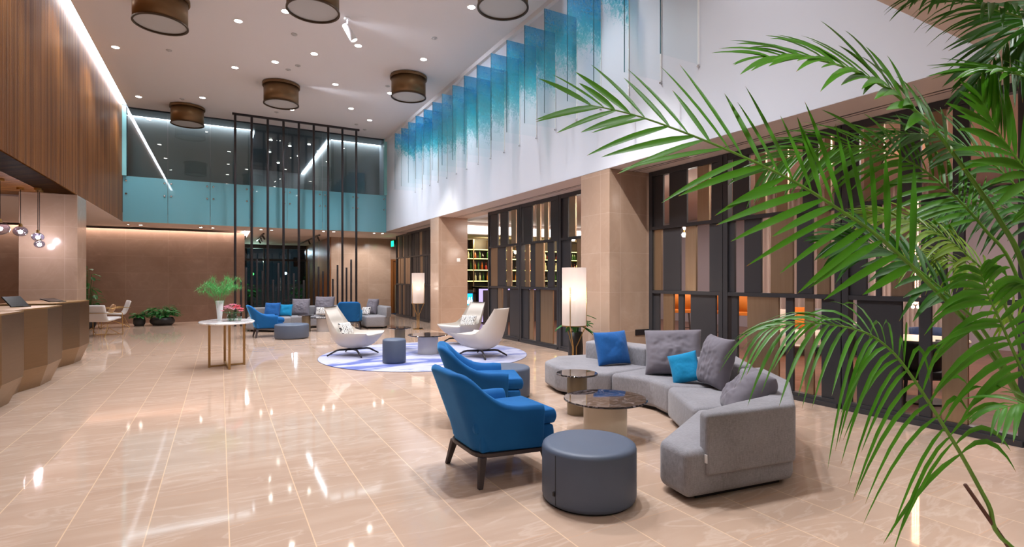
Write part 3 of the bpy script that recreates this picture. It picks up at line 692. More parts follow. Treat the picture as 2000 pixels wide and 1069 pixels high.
def pillow(name, mat, w, h, t, label, group=None, seed=0, sag=0.0, stripe=False):
    b = MB(); n = 26; wr = 1.0 if mat == 'pillow_grey' else .35; rnd = random.Random(seed); o1 = Vector((rnd.random()*9, rnd.random()*9, rnd.random()*9))
    def side(s):
        rows = []
        for i in range(n+1):
            row = []
            for j in range(n+1):
                u, v = 2*j/n-1, 2*i/n-1
                th = t/2*((1-u**4)*(1-v**4))**.55
                pin = 1-.07*(1-abs(u)**2)*abs(v)**6
                pin2 = 1-.07*(1-abs(v)**2)*abs(u)**6
                x, z = u*w/2*pin2, v*h/2*pin
                wv = noise.noise(Vector((u*1.7, v*1.7, s*3))+o1)*.14*t+wr*t*(abs(noise.noise(Vector((u*4+v*2.2, v*5-u, s*3))+o1))*.15+noise.noise(Vector((u*9, v*7+u*4, s))+o1)*.07)
                edge = (1-u*u)*(1-v*v)
                z -= sag*(1-abs(u))*max(0, v)*.5
                row.append((x, s*(th+wv*edge), z+h/2))
            rows.append(row)
        b.quadgrid(rows)
    side(1); side(-1)
    o = b.obj(name, mat, smooth=True, sub=1)
    return tag(o, label, 'cushion', group)
def place(o, loc, rz=0, tilt=0, roll=0):
    o.matrix_world = Matrix.Translation(loc) @ Matrix.Rotation(rz, 4, 'Z') @ Matrix.Rotation(tilt, 4, 'X') @ Matrix.Rotation(roll, 4, 'Y')
    return o
# ---------------------------------------------------------------- blue velvet armchair (front = +Y)
def armchair(label):
    t = thing('armchair', label, 'armchair', group='blue velvet armchairs')
    n = 44
    def plan(u, yf, yb, wr, wf, r):                       # u in 0..1 from right front, round the back, to left front
        a = abs(2*u-1); sg = 1 if u < .5 else -1
        L1 = (yf-yb-r); L2 = PI/2*r; L3 = wr-r; tot = L1+L2+L3
        d = (1-a)*tot
        if d < L1: y = yf-d; x = wf+(wr-wf)*(d/L1)
        elif d < L1+L2:
            q = (d-L1)/r; x = wr-r+r*math.cos(q); y = yb+r-r*math.sin(q)
        else: x = wr-r-(d-L1-L2); y = yb
        return Vector((sg*max(x, 0), y, 0))
    def hgt(u):
        a = abs(2*u-1)
        return interp([(0, .805), (.3, .80), (.42, .745), (.55, .635), (.66, .572), (.78, .547), (.96, .55), (1, .535)], a, .05)
    rows = []
    for i in range(n+1):
        u = i/n; h = hgt(u)
        P0 = plan(u, .26, -.22, .27, .33, .13); P1 = plan(u, .27, -.43, .33, .36, .17)
        e = .01; T = (plan(min(1, u+e), .24, -.3, .3, .34, .15)-plan(max(0, u-e), .24, -.3, .3, .34, .15)).normalized()
        nin = Vector((-T.y, T.x, 0))
        if nin.dot(Vector((0, -.02, 0))-P0) < 0: nin = -nin
        th = .085+.02*max(0, 1-abs(2*u-1)*2)
        prof = [(0, .222), (-.006, .26), (-.006, .36), (0, h-.09), (.004, h-.04), (.02, h-.012), (th*.5, h), (th-.02, h-.012), (th-.004, h-.04), (th, h-.09), (th+.004, .42), (th, .30)]
        row = []
        for d, z in prof:
            f = min(1.0, (z-.222)/(h-.222)); f = f*f*.35+f*.65
            p = P0.lerp(P1, f)+nin*d; row.append((p.x, p.y, z))
        rows.append(row)
    b = MB(); V = b.quadgrid(rows, True); b.b.faces.new(V[0]); b.b.faces.new(V[-1][::-1])
    b.obj('shell', 'velvet', t, smooth=True, bevel=.022, seg=3, ang=48)
    rbox('seat_base', 'velvet', -.262, .262, -.2, .395, .225, .36, t, .05, .012)
    rbox('seat_cushion', 'velvet', -.248, .248, -.24, .415, .362, .475, t, .05, .025)
    b = MB(); pts = []
    for i in range(31): pts.append(plan(i/30, .33, -.235, .285, .345, .12))
    b.prism([(p.x, p.y) for p in pts][::-1], .198, .224)
    bmesh.ops.recalc_face_normals(b.b, faces=b.b.faces); b.obj('frame', 'wenge', t)
    for sx in (1, -1):
        for sy, y0, y1, x0, x1 in ((1, .295, .34, .28, .31), (-1, -.19, -.23, .25, .30)):
            b = MB(); V = []
            for z, cx, cy, hx in ((0, x1, y1, .017), (.2, x0, y0, .026)):
                V.append([(sx*(cx)+a*hx, cy+c*hx, z) for a, c in ((-1, -1), (1, -1), (1, 1), (-1, 1))])
            q = b.quadgrid(V, True); b.b.faces.new(q[0][::-1]); b.b.faces.new(q[1]); b.obj('leg', 'wenge', t, bevel=.004, seg=1)
    return t
ac = armchair('blue velvet armchair nearest the camera, in front of the round grey pouf')
ac.location = (1.80, 3.62, 0); ac.rotation_euler = (0, 0, -PI/2)
dup(ac, (2.30, 4.92, 0), -PI/2-.36, 'blue velvet armchair right behind the nearest blue armchair, its far side')
dup(ac, (.98, 14.72, 0), -PI/2+.05, 'blue velvet armchair behind the oval marble table, left of the far group')
dup(ac, (3.28, 15.75, 0), camdir(-.25, 1), 'blue velvet armchair of the far group turned with its back to us')
# ---------------------------------------------------------------- white leather lounge chair (front = +Y)
def lounge(label):
    t = thing('lounge_chair', label, 'lounge chair', group='white leather lounge chairs')
    cen = [(0, .46, .40), (.14, .36, .385), (.32, .14, .33), (.46, -.08, .295), (.56, -.22, .32), (.66, -.32, .43), (.80, -.40, .64), (.92, -.465, .81), (1, -.50, .90)]
    und = [(0, .45, .33), (.09, .41, .245), (.22, .31, .17), (.46, -.04, .125), (.56, -.24, .16), (.66, -.38, .29), (.80, -.475, .56), (.92, -.515, .80), (1, -.51, .90)]
    wid = [(0, .355), (.3, .37), (.48, .355), (.62, .315), (.8, .27), (1, .225)]
    rai = [(0, .045), (.12, .055), (.35, .115), (.5, .155), (.62, .17), (.8, .09), (1, .03)]
    def cur(tab, s):
        for a, b_ in zip(tab, tab[1:]):
            if s <= b_[0]:
                f = (s-a[0])/(b_[0]-a[0]); return Vector((0, a[1]+(b_[1]-a[1])*f, a[2]+(b_[2]-a[2])*f))
        return Vector((0, tab[-1][1], tab[-1][2]))
    def sm(tab, s, d=.05):
        q = [cur(tab, min(1, max(0, s+k*d/2))) for k in (-2, -1, 0, 1, 2)]
        return sum(q, Vector())/5 if 0 < s < 1 else cur(tab, s)
    def nrm(s):
        f = min(1, max(0, (s-.45)/.3)); f = f*f*(3-2*f)
        return Vector((0, math.sin(f*1.25), math.cos(f*1.25)))
    n = 34; m = 16; rows = []
    def inner(s, u, off=0):
        w = interp(wid, s); hs = interp(rai, s)
        x = w*math.copysign(1-(1-abs(u))**1.7, u)
        return sm(cen, s)+Vector((x*(1-off*.4), 0, 0))+nrm(s)*(hs*abs(u)**3.2+off)
    def outer(s, u):
        w = interp(wid, s)*1.03; r = inner(s, math.copysign(1, u)); c = sm(und, s)
        a = abs(u); k = a**2.1
        p = c.lerp(r, k); p.x = math.copysign(1, u)*w*(1-(1-a)**1.5) if a > 0 else 0
        return p
    for i in range(n+1):
        s = i/n
        row = [inner(s, 2*j/m-1) for j in range(m+1)]+[outer(s, 1-2*j/m) for j in range(1, m)]
        rows.append(row)
    b = MB(); V = b.quadgrid(rows, True); b.b.faces.new(V[0]); b.b.faces.new(V[-1][::-1])
    b.obj('shell', 'leather', t, smooth=True, bevel=.008, seg=2, ang=55)
    b = MB(); rows = []
    for i in range(n+1):
        s = .03+.93*i/n
        ed = 1-abs(2*i/n-1)**8
        q = .5+.5*abs(math.sin(i*PI/5.5)) if i > n*.5 else 1
        rows.append([inner(s, .74*(2*j/m-1), .004+.042*ed*q*(1-abs(2*j/m-1)**6)) for j in range(m+1)])
    b.quadgrid(rows); b.obj('seat_pad', 'leather', t, smooth=True)
    b = MB()
    b.lathe([(.06, .10), (.06, .14)], 16); b.obj('hub', 'black_metal', t)
    for sx in (1, -1):
        for sy in (1, -1):
            b = MB(); b.tube([(0, 0, .115), (sx*.19, sy*.18, .115), (sx*.23, sy*.22, .105), (sx*.33, sy*.35, .014)], [.022, .018, .018, .014], 8); b.obj('leg', 'black_metal', t, smooth=True)
    return t
lc = lounge('white lounge chair facing right at the left edge of the blue and white rug')
p = at(690, 700, 10.05); lc.location = (p.x, p.y, .012); lc.rotation_euler = (0, 0, camdir(.97, -.22))
p = at(905, 700, 11.9); l2 = dup(lc, (p.x, p.y, .012), camdir(-.62, -.78), 'white lounge chair facing us, holding the black and white cushion')
p = at(940, 700, 9.85); l3 = dup(lc, (p.x, p.y, .012), camdir(-.80, .55), 'white lounge chair turned away with its tall back to the slatted screen')
for lc_, lb, off, s, w in ((lc, 'black and white cushion lying on the left white lounge chair', .02, 1, .40), (l2, 'black squiggle cushion upright on the white lounge chair facing us', .0, 2, .46), (l3, 'black and white cushion inside the white lounge chair turned away', 0, 3, .40)):
    q = pillow('cushion', 'squiggle', w, .28, .12, lb, 'squiggle cushions', s)
    rz = lc_.rotation_euler.z
    v = Matrix.Rotation(rz, 3, 'Z') @ Vector((0, -.10, 0))
    place(q, (lc_.location.x+v.x, lc_.location.y+v.y, .365), rz, .38)
# ---------------------------------------------------------------- pouffes
def pouf(label, loc, r, h, seam=None, sy=1, rz=0):
    t = thing('pouf', label, 'pouf', (loc[0], loc[1], 0), rz, 'slate grey round poufs')
    b = MB(); e = .022
    b.lathe([(1e-4, .012), (r-.02, .012), (r-.008, .02), (r, .045), (r, h-.03), (r-.006, h-.012), (r-.022, h-.001), (r-.05, h+.002), (1e-4, h+.004)], 64, sy=sy, cap=False)
    b.obj('body', 'leatherette', t, smooth=True, sharp=50)
    b = MB(); b.lathe([(r-.03, 0), (r-.03, .014)], 48, sy=sy); b.obj('base', 'black_rubber', t)
    if seam is not None:
        b = MB(); b.tube([((r+.0005)*math.cos(seam), sy*(r+.0005)*math.sin(seam), z) for z in (.03, h-.03)], .0022, 6); b.obj('seam', 'black_rubber', t)
        a = seam-.02; b = MB(); b.box(r, r+.012, -.008, .008, .09, .115)
        for vv in b.b.verts: vv.co = Matrix.Rotation(a, 3, 'Z') @ vv.co
        b.obj('tag', 'black_rubber', t)
    return t
p = at(1150, 0, 3.53); pouf('large round slate grey pouf nearest the camera, in front of the blue armchairs', p, .31, .372, math.atan2(-.5, -.86)-.33)
p = at(986, 0, 6.58); pouf('round slate grey pouf half hidden behind the two near blue armchairs', p, .31, .37)
p = at(570, 0, 13.05); pouf('wide slate grey pouf of the far group beside the blue armchair', p, .395, .345)
p = at(770, 0, 9.15); pouf('small tall slate grey pouf standing on the blue and white rug', p, .198, .42)
# ---------------------------------------------------------------- round tables on drum bases
def drum_table(label, px, zc, h, r, rb, base, top='black_marble', z=0, tt=.02):
    p = at(px, 0, zc)
    t = thing('side_table', label, 'side table', (p.x, p.y, z), 0, 'round tables on drum bases')
    b = MB(); b.lathe([(1e-4, h-tt), (r-.012, h-tt), (r, h-tt+.006), (r, h-.006), (r-.006, h), (1e-4, h)], 72, cap=False); b.obj('tabletop', top, t, smooth=True, sharp=30)
    b = MB(); b.lathe([(rb, 0), (rb, h-tt)], 48); b.obj('drum_base', base, t, smooth=True, sharp=40)
    return t
drum_table('wide low black marble table on cream drum base in front of the near grey sofa', 1182, 4.95, .345, .385, .2, 'cream')
drum_table('small tall black topped table on bronze drum by the left end of the near sofa', 1127, 5.73, .44, .223, .107, 'taupe')
drum_table('small dark topped table on taupe drum at the back of the rug', 781, 10.85, .46, .235, .105, 'taupe')
drum_table('wide dark topped table on white drum in the middle of the rug', 836, 10.3, .365, .385, .195, 'offwhite', z=.012)
drum_table('wide dark topped table on white drum between the far sofa and left lounge chair', 632, 14.9, .375, .36, .185, 'offwhite')
drum_table('small dark topped table on bronze drum between far sofa and wide far pouf', 598, 14.75, .45, .22, .115, 'taupe')
# ---------------------------------------------------------------- rug
b = MB(); b.lathe([(1e-4, .001), (1.93, .001), (1.945, .005), (1.93, .012), (1e-4, .012)], 96, cap=False)
rg = b.obj('rug', 'rug', smooth=True); p = at(831, 0, 10.2); rg.location = (p.x, p.y, 0)
tag(rg, 'round white rug with blue brush marks under the white lounge chairs', 'rug')
# ---------------------------------------------------------------- near sectional sofa
sf = thing('sectional_sofa', 'near angular grey sectional sofa curving round the black marble table', 'sofa', (3.9, 3.9, 0))
def block(name, poly, z0, z1, mat='linen', r=.045, parent=None, puff=.012, top=None):
    par = parent or sf; ox, oy = par.location.x, par.location.y
    a = sum(p[0]*q[1]-q[0]*p[1] for p, q in zip(poly, poly[1:]+poly[:1]))
    if a < 0: poly = poly[::-1]; top = top[::-1] if top else None
    b = MB(); b.prism([(x-ox, y-oy) for x, y in poly], z0, z1, [(x-ox, y-oy) for x, y in top] if top else None)
    o = b.obj(name, mat, par, smooth=True, bevel=r, seg=5, ang=20)
    return o
SH = .345
seatA = [(3.71, 5.62), (3.86, 5.05), (4.0, 4.93), (5.08, 5.12), (4.88, 6.3), (4.26, 6.42), (3.84, 6.1)]
seatB = [(4.005, 4.915), (4.13, 4.62), (4.17, 4.40), (4.07, 4.06), (4.75, 3.52), (5.22, 4.12), (5.085, 5.10)]
seatC = [(3.98, 3.97), (3.55, 3.24), (4.28, 2.95), (4.745, 3.50), (4.06, 4.04)]
seatD = [(2.65, 2.73), (2.61, 2.44), (3.53, 2.33), (4.28, 2.90), (3.56, 3.22)]
for poly in (seatA, seatB, seatC, seatD): block('seat_module', poly, .035, SH, r=.05)
for poly in (seatA, seatB, seatC, seatD):
    cx = sum(x for x, y in poly)/len(poly); cy = sum(y for x, y in poly)/len(poly)
    block('plinth', [(cx+(x-cx)*.80, cy+(y-cy)*.80) for x, y in poly], 0, .05, 'black_rubber', r=.005)
block('backrest', [(4.50, 6.08), (4.71, 5.09), (5.07, 5.14), (4.90, 6.22)], .30, .575, r=.035)
block('backrest', [(4.745, 5.07), (4.58, 3.74), (4.75, 3.56), (5.2, 4.12), (5.08, 5.08)], .30, .575, r=.035)
block('backrest', [(2.78, 2.50), (2.745, 2.40), (3.52, 2.305), (4.30, 2.87), (4.71, 3.44), (4.45, 3.50), (4.05, 3.02), (3.62, 2.60), (3.18, 2.56)], .17, .577, r=.03)
b = MB(); b.box(-1.155, -1.15, -1.5, -1.48, .26, .315); b.obj('care_tag', 'tag', sf)
def on(px, py, zc): return at(px, py, zc)
q = pillow('cushion', 'pillow_blue', .47, .45, .17, 'royal blue square cushion on the left end of the near grey sofa', None, 11); place(q, (4.42, 5.33, .345), camdir(.30, -1), .30, .04)
q = pillow('cushion', 'pillow_grey', .66, .56, .26, 'big wrinkled grey cushion at the back middle of the near sofa', 'large grey back cushions', 12); place(q, (4.52, 4.42, .345), camdir(-.35, -1), .42, .05)
q = pillow('cushion', 'pillow_cyan', .32, .34, .12, 'small turquoise cushion leaning on the big grey cushion of the near sofa', None, 13); place(q, (4.33, 4.03, .35), camdir(-.5, -.9), .42, .30)
q = pillow('cushion', 'pillow_grey', .42, .54, .22, 'upright grey cushion at the corner of the near sofa, right of the turquoise one', 'large grey back cushions', 14); place(q, (4.38, 3.80, .345), camdir(-1, -.25), .26, -.05)
q = pillow('cushion', 'pillow_grey', .54, .46, .24, 'wrinkled grey cushion slumped against the curved right back of the near sofa', 'large grey back cushions', 15); place(q, (3.60, 2.94, .35), camdir(-.95, .22), .72, .04)
# ---------------------------------------------------------------- far sofa
fs = thing('sectional_sofa', 'far grey sectional sofa below the tall pole screen', 'sofa', (2.4, 16.5, 0))
fp = [([(.62, 16.35), (1.25, 15.75), (1.75, 16.25), (1.9, 17.55), (.75, 17.6)]), ([(1.76, 16.5), (2.7, 16.62), (2.7, 17.6), (1.91, 17.58)]), ([(2.71, 16.62), (3.6, 16.62), (3.8, 17.6), (2.71, 17.6)]), ([(3.70, 15.55), (4.2, 15.38), (4.5, 15.9), (4.45, 16.9), (3.72, 16.95)])]
for poly in fp:
    block('seat_module', poly, .05, .36, 'linen_light', r=.045, parent=fs)
    cx = sum(x for x, y in poly)/len(poly); cy = sum(y for x, y in poly)/len(poly)
    block('plinth', [(cx+(x-cx)*.80, cy+(y-cy)*.80) for x, y in poly], 0, .05, 'black_rubber', r=.005, parent=fs)
block('backrest', [(.75, 17.62), (.72, 17.3), (1.9, 17.28), (1.95, 17.6)], .3, .60, 'linen_light', .035, fs)
block('backrest', [(1.93, 17.3), (3.72, 17.3), (3.74, 17.62), (1.97, 17.62)], .3, .62, 'linen_light', .035, fs)
block('backrest', [(4.28, 15.45), (4.55, 15.9), (4.50, 16.9), (4.22, 16.88)], .3, .62, 'linen_light', .035, fs)
def far_pillow(mat, px, zc, w, h, t, lb, grp, s, f=(0, -1), tilt=.3, z=.36):
    p = at(px, 0, zc); q = pillow('cushion', mat, w, h, t, lb, grp, s); place(q, (p.x, p.y, z), camdir(*f), tilt); return q
far_pillow('pillow_blue', 530, 15.45, .46, .42, .16, 'royal blue cushion at the left end of the far sofa', None, 21)
far_pillow('pillow_cyan', 557, 15.55, .38, .36, .14, 'turquoise cushion beside the royal blue one on the far sofa', None, 22)
far_pillow('pillow_grey', 586, 15.95, .54, .52, .22, 'grey cushion right of the turquoise cushion on the far sofa', 'large grey back cushions', 23, (.1, -1))
far_pillow('pillow_grey', 632, 16.3, .62, .58, .24, 'big grey cushion behind a patterned one on the far sofa', 'large grey back cushions', 24, (0, -1))
far_pillow('squiggle', 628, 15.85, .40, .26, .12, 'black and white patterned cushion in the middle of the far sofa', 'squiggle cushions', 25, (-.1, -1), .35)
far_pillow('pillow_grey', 724, 16.4, .42, .50, .2, 'grey cushion at the right end of the far sofa', 'large grey back cushions', 26, (-.5, -1))
far_pillow('squiggle', 713, 16.0, .3, .26, .12, 'black and white patterned cushion at the right end of the far sofa', 'squiggle cushions', 27, (-.4, -1), .35)
# ---------------------------------------------------------------- floor lamps
def floor_lamp(label, loc, rz):
    t = thing('floor_lamp', label, 'floor lamp', (loc[0], loc[1], 0), rz, 'brass floor lamps with paper shades')
    b = MB(); b.lathe([(.15, 0), (.15, .015), (.05, .03)], 32); b.obj('base', 'brass', t, smooth=False)
    for k in range(3):
        a = k*2*PI/3+.5; ca, sa = math.cos(a), math.sin(a)
        b = MB(); b.tube([(.035*ca, .035*sa, .02), (.035*ca, .035*sa, .42), (.05*ca, .05*sa, .45), (.16*ca, .16*sa, .69), (.188*ca, .188*sa, .74), (.192*ca, .192*sa, 1.32)], .0075, 8); b.obj('stem', 'brass', t, smooth=True)
    b = MB(); b.lathe([(.182, .74), (.182, 1.62)], 48, cap=False); b.obj('lamp_shade', 'shade', t, smooth=True)
    b = MB(); b.lathe([(.186, .735), (.186, .75), (.178, .75), (.178, .735), (.186, .735)], 48, cap=False); b.obj('shade_ring', 'brass', t)
    b = MB(); b.lathe([(1e-4, .745), (.18, .745), (.18, .75), (1e-4, .75)], 32, cap=False); b.obj('diffuser', 'shade', t)
    b = MB(); b.ball((0, 0, 1.17), .045); b.obj('bulb', 'lamp_bulb', t)
    b = MB(); b.tube([(0, 0, .75), (0, 0, 1.13)], .012); b.obj('bulb_holder', 'brass', t)
    b = MB(); b.box(.10, .17, -.03, .03, .012, .05); b.obj('foot_switch', 'black_rubber', t)
    lamp('POINT', (loc[0], loc[1], 1.3), P_LAMP, '#fff0e0', .06)
    return t
floor_lamp('brass floor lamp with paper shade by the near stone column, behind the near sofa', (4.70, 6.62), -.9)
floor_lamp('brass floor lamp with paper shade in front of the far stone column', (5.0, 14.75), -1.3)
# ---------------------------------------------------------------- oval marble table with flowers
t = thing('side_table', 'tall oval white marble table on gold cross frame left of centre', 'table', (.1, 10.04, 0))
b = MB(); b.lathe([(1e-4, .725), (.99, .725), (1.0, .732), (1.0, .745), (.985, .75), (1e-4, .75)], 72, sx=.415, sy=.60, cap=False); b.obj('tabletop', 'white_marble', t, smooth=True, sharp=30)
for x, y in ((.255, .03), (-.255, -.03), (.03, -.41), (-.03, .41)):
    b = MB(); b.box(x-.018, x+.018, y-.018, y+.018, 0, .725); b.obj('leg', 'gold_paint', t, bevel=.003, seg=1)
b = MB(); b.tube([(.24, .03, .02), (-.24, -.03, .02)], .018, 4); b.tube([(.03, -.4, .02), (-.03, .4, .02)], .018, 4); b.obj('cross_bar', 'gold_paint', t)
p = at(429, 0, 8.98); rr = random.Random(5)
vs = thing('vase', 'tall tapered frosted white vase on the oval marble table', 'vase', (p.x, p.y, .75))
b = MB(); b.lathe([(1e-4, .006), (.03, .0), (.033, .01), (.062, .33), (.058, .33), (.03, .02), (1e-4, .02)], 28, cap=False); b.obj('body', 'vase_white', vs, smooth=True)
fr = thing('fern_sprays', 'feathery green fern sprays standing in the tall white vase', 'flowers', (p.x, p.y, .775))
for i in range(20):
    a = i*2*PI/20+rr.random()*.3; L = .16+rr.random()*.24; lift = .16+rr.random()*.34
    st = [(math.cos(a)*.018*(1-q)+math.cos(a)*L*q**1.4, math.sin(a)*.018*(1-q)+math.sin(a)*L*q**1.4, .01+.30*min(1, q*3.2)+lift*math.sin(q*PI*.8)*max(0, q-.2)*1.6) for q in [k/9 for k in range(10)]]
    b = MB(); b.tube(st, .0018, 4)
    for k in range(5, 10):
        for s in range(34):
            o = Vector(st[k]).lerp(Vector(st[k-1]), rr.random()); d = Vector((rr.uniform(-1, 1), rr.uniform(-1, 1), rr.uniform(-.9, .9))).normalized()
            l = .03+.075*rr.random(); e = o+d*l; sdv = d.cross(Vector((.1, 0, 1))).normalized()*.0016
            v = [b.b.verts.new(x) for x in (o-sdv, o+sdv, e+sdv*.4, e-sdv*.4)]; b.b.faces.new(v)
    b.obj('spray', 'fern', fr)
p = at(453, 0, 8.85)
bw = thing('vase', 'round clear glass bowl on the oval marble table holding pink flowers', 'vase', (p.x, p.y, .75))
b = MB(); b.lathe([(1e-4, .004), (.05, 0), (.075, .03), (.082, .06), (.07, .1), (.06, .115), (.056, .115), (.066, .1), (.077, .06), (.07, .033), (.045, .008), (1e-4, .01)], 28, cap=False); b.obj('bowl', 'vase_glass', bw, smooth=True)
bq = thing('flower_bunch', 'bunch of pink and coral flowers in the glass bowl on the oval table', 'flowers', (p.x, p.y, .76))
for i in range(34):
    a = rr.random()*2*PI; r = .17*math.sqrt(rr.random()); c = Vector((math.cos(a)*r, math.sin(a)*r, .16+.09*(1-(r/.17)**2)+rr.uniform(-.03, .03)))
    b = MB()
    for k in range(7):
        q = k*2*PI/7; tl = Vector((math.cos(q), math.sin(q), .55)); s_ = Vector((-math.sin(q), math.cos(q), 0))
        v = [b.b.verts.new(x) for x in (c, c+tl*.022+s_*.014, c+tl*.04, c+tl*.022-s_*.014)]; b.b.faces.new(v)
    b.ball(c+Vector((0, 0, .008)), .012, 6, 4)
    b.obj('flower', 'petal_red' if math.cos(a+.6) > .55 and r > .08 else 'petal_pink', bq)
b = MB()
for i in range(30):
    a = rr.random()*2*PI; r = .13*rr.random()
    b.tube([(math.cos(a)*.03, math.sin(a)*.03, .0), (math.cos(a)*r, math.sin(a)*r, .17)], .002, 4)
    o = Vector((math.cos(a)*r, math.sin(a)*r, .12)); e = o+Vector((math.cos(a)*.06, math.sin(a)*.06, .02)); sd = Vector((-math.sin(a), math.cos(a), 0))*.012
    b.b.faces.new([b.b.verts.new(x) for x in (o, (o+e)/2+sd, e, (o+e)/2-sd)])
b.obj('stems', 'shrub', bq)
p2 = at(468, 0, 8.95); b = MB(); b.lathe([(1e-4, .003), (.03, 0), (.034, .07), (.03, .07), (.027, .006), (1e-4, .006)], 20, cap=False)
jo = b.obj('glass_jar', 'vase_glass', smooth=True); jo.location = (p2.x, p2.y, .75); tag(jo, 'small clear glass jar right of the flower bowl on the oval table', 'jar')
# ---------------------------------------------------------------- reception desks, tablets, pendants
def desk(label, x, y, L=1.48):
    t = thing('reception_desk', label, 'desk', (x, y, 0), 0, 'faceted bronze reception desks')
    A = [(0, 0), (-.02, -.65), (-.155, -1.09), (-.155, -L), (-.9, -L), (-.9, 0)]
    B = [(-.09, -.17), (-.11, -.62), (-.23, -1.03), (-.23, -L+.12), (-.85, -L+.12), (-.85, -.17)]
    b = MB(); b.prism(A[::-1], .29, 1.05); b.obj('front', 'bronze', t, bevel=.003, seg=1)
    b = MB(); b.prism(B[::-1], 0.0, .29, A[::-1]); b.obj('tapered_foot', 'bronze', t, bevel=.003, seg=1)
    b = MB(); b.prism([(px_+(.0 if px_ > -.5 else 0), py_) for px_, py_ in A][::-1], 1.05, 1.067); b.obj('worktop', 'gold_paint', t)
    return t
desk('faceted bronze reception desk farthest from the camera, beside the white chairs', -2.09, 12.2)
desk('faceted bronze reception desk in the middle of the three', -2.03, 10.0)
desk('faceted bronze reception desk nearest the camera at the left edge', -2.07, 8.42)
def tablet(label, px, py, zc, rz, tl):
    p = at(px, py, zc)
    t = thing('tablet', label, 'tablet', (p.x, p.y, 1.067), rz)
    b = MB(); b.box(-.14, .14, -.008, .008, 0, .19, Matrix.Rotation(tl, 3, 'X')); b.obj('screen', 'screen_black', t, bevel=.004)
    b = MB(); b.box(-.06, .06, -.09, .09, 0, .012); b.obj('stand', 'black_rubber', t)
tablet('black tablet on a stand on the middle bronze desk', 40, 594, 7.3, 1.1, -.75)
tablet('small black tablet lying low on the farthest bronze desk', 113, 587, 8.9, 1.1, -1.3)
def pendant(label, px, zb, zc, r):
    p = at(px, 0, zc)
    t = thing('pendant_lamp', label, 'pendant lamp', (p.x, p.y, zb), 0, 'glass pendant lamps over the desks')
    b = MB(); b.ball((0, 0, 0), r, 20, 12, .86); b.obj('globe', 'pendant_glass', t, smooth=True)
    b = MB(); b.ball((0, 0, -.01), .034, 10, 8); b.obj('bulb', 'bulb', t)
    b = MB(); b.tube([(0, 0, r*.8), (0, 0, 3.1-zb)], .006, 6); b.obj('cord', 'flex', t)
    b = MB(); b.lathe([(.035, r*.75), (.02, r*.75+.06)], 16); b.obj('cap', 'brass', t)
    b = MB(); b.lathe([(.055, 3.09-zb), (.055, 3.128-zb)], 20); b.obj('ceiling_rose', 'brass', t)
    lamp('POINT', (p.x, p.y, zb-.01), 20, '#fff0e0', .04)
def zat(py, zc): return CH+(HY-py)*zc/FPX
pendant('smoky glass pendant lamp cut by the left edge of the photo', 0, zat(446, 8.9), 8.9, .13)
pendant('smoky glass pendant lamp hanging alone over the middle desk', 40, zat(452, 9.8), 9.8, .11)
pendant('upper lamp of the close pair of glass pendants by the left column', 74, zat(463, 9.85), 9.85, .095)
pendant('lower lamp of the close pair of glass pendants by the left column', 77, zat(477, 10.05), 10.05, .085)
# ---------------------------------------------------------------- white chairs with brass frames
def brass_chair(label, loc, rz):
    t = thing('armchair', label, 'armchair', (loc[0], loc[1], 0), rz, 'white armchairs with brass frames')
    prof = [(.36, .40), (.30, .415), (0, .38), (-.2, .36), (-.28, .40), (-.34, .55), (-.40, .76), (-.41, .78)]
    b = MB(); rows = []
    for y, z in prof: rows.append([(x, y, z) for x in (-.32, -.2, 0, .2, .32)])
    b.quadgrid(rows); b.obj('seat_shell', 'offwhite', t, smooth=True, solid=.07, sub=1)
    for sx in (1, -1):
        b = MB(); b.tube([(sx*.35, .33, 0), (sx*.35, .30, .56), (sx*.35, .27, .58), (sx*.35, -.36, .60)], .009, 6); b.obj('arm_frame', 'brass', t, smooth=True)
        b = MB(); b.tube([(sx*.30, -.36, .0), (sx*.30, -.22, .32)], .008, 6); b.obj('leg', 'brass', t)
        b = MB(); b.tube([(sx*.28, .33, .012), (sx*.2, 0, .2), (sx*.28, -.35, .012)], .007, 6); b.obj('brace', 'brass', t)
    b = MB(); b.tube([(-.35, .33, .012), (.35, .33, .012)], .008, 6); b.obj('cross_bar', 'brass', t)
    b = MB(); b.tube([(-.35, -.37, .6), (.35, -.37, .6)], .008, 6); b.obj('back_rail', 'brass', t)
    return t
p = at(196, 0, 13.5); brass_chair('white armchair with brass frame seen from behind, beside the far bronze desk', p, camdir(-.15, 1))
p = at(222, 0, 15.9); brass_chair('white armchair with brass frame holding a tan cushion, facing us', p, camdir(-.75, -.7))
v = at(214, 0, 15.75); q = pillow('cushion', 'pillow_tan', .34, .30, .12, 'tan cushion on the far white armchair with brass frame', None, 31); place(q, (v.x, v.y, .42), camdir(-.75, -.7), .4)
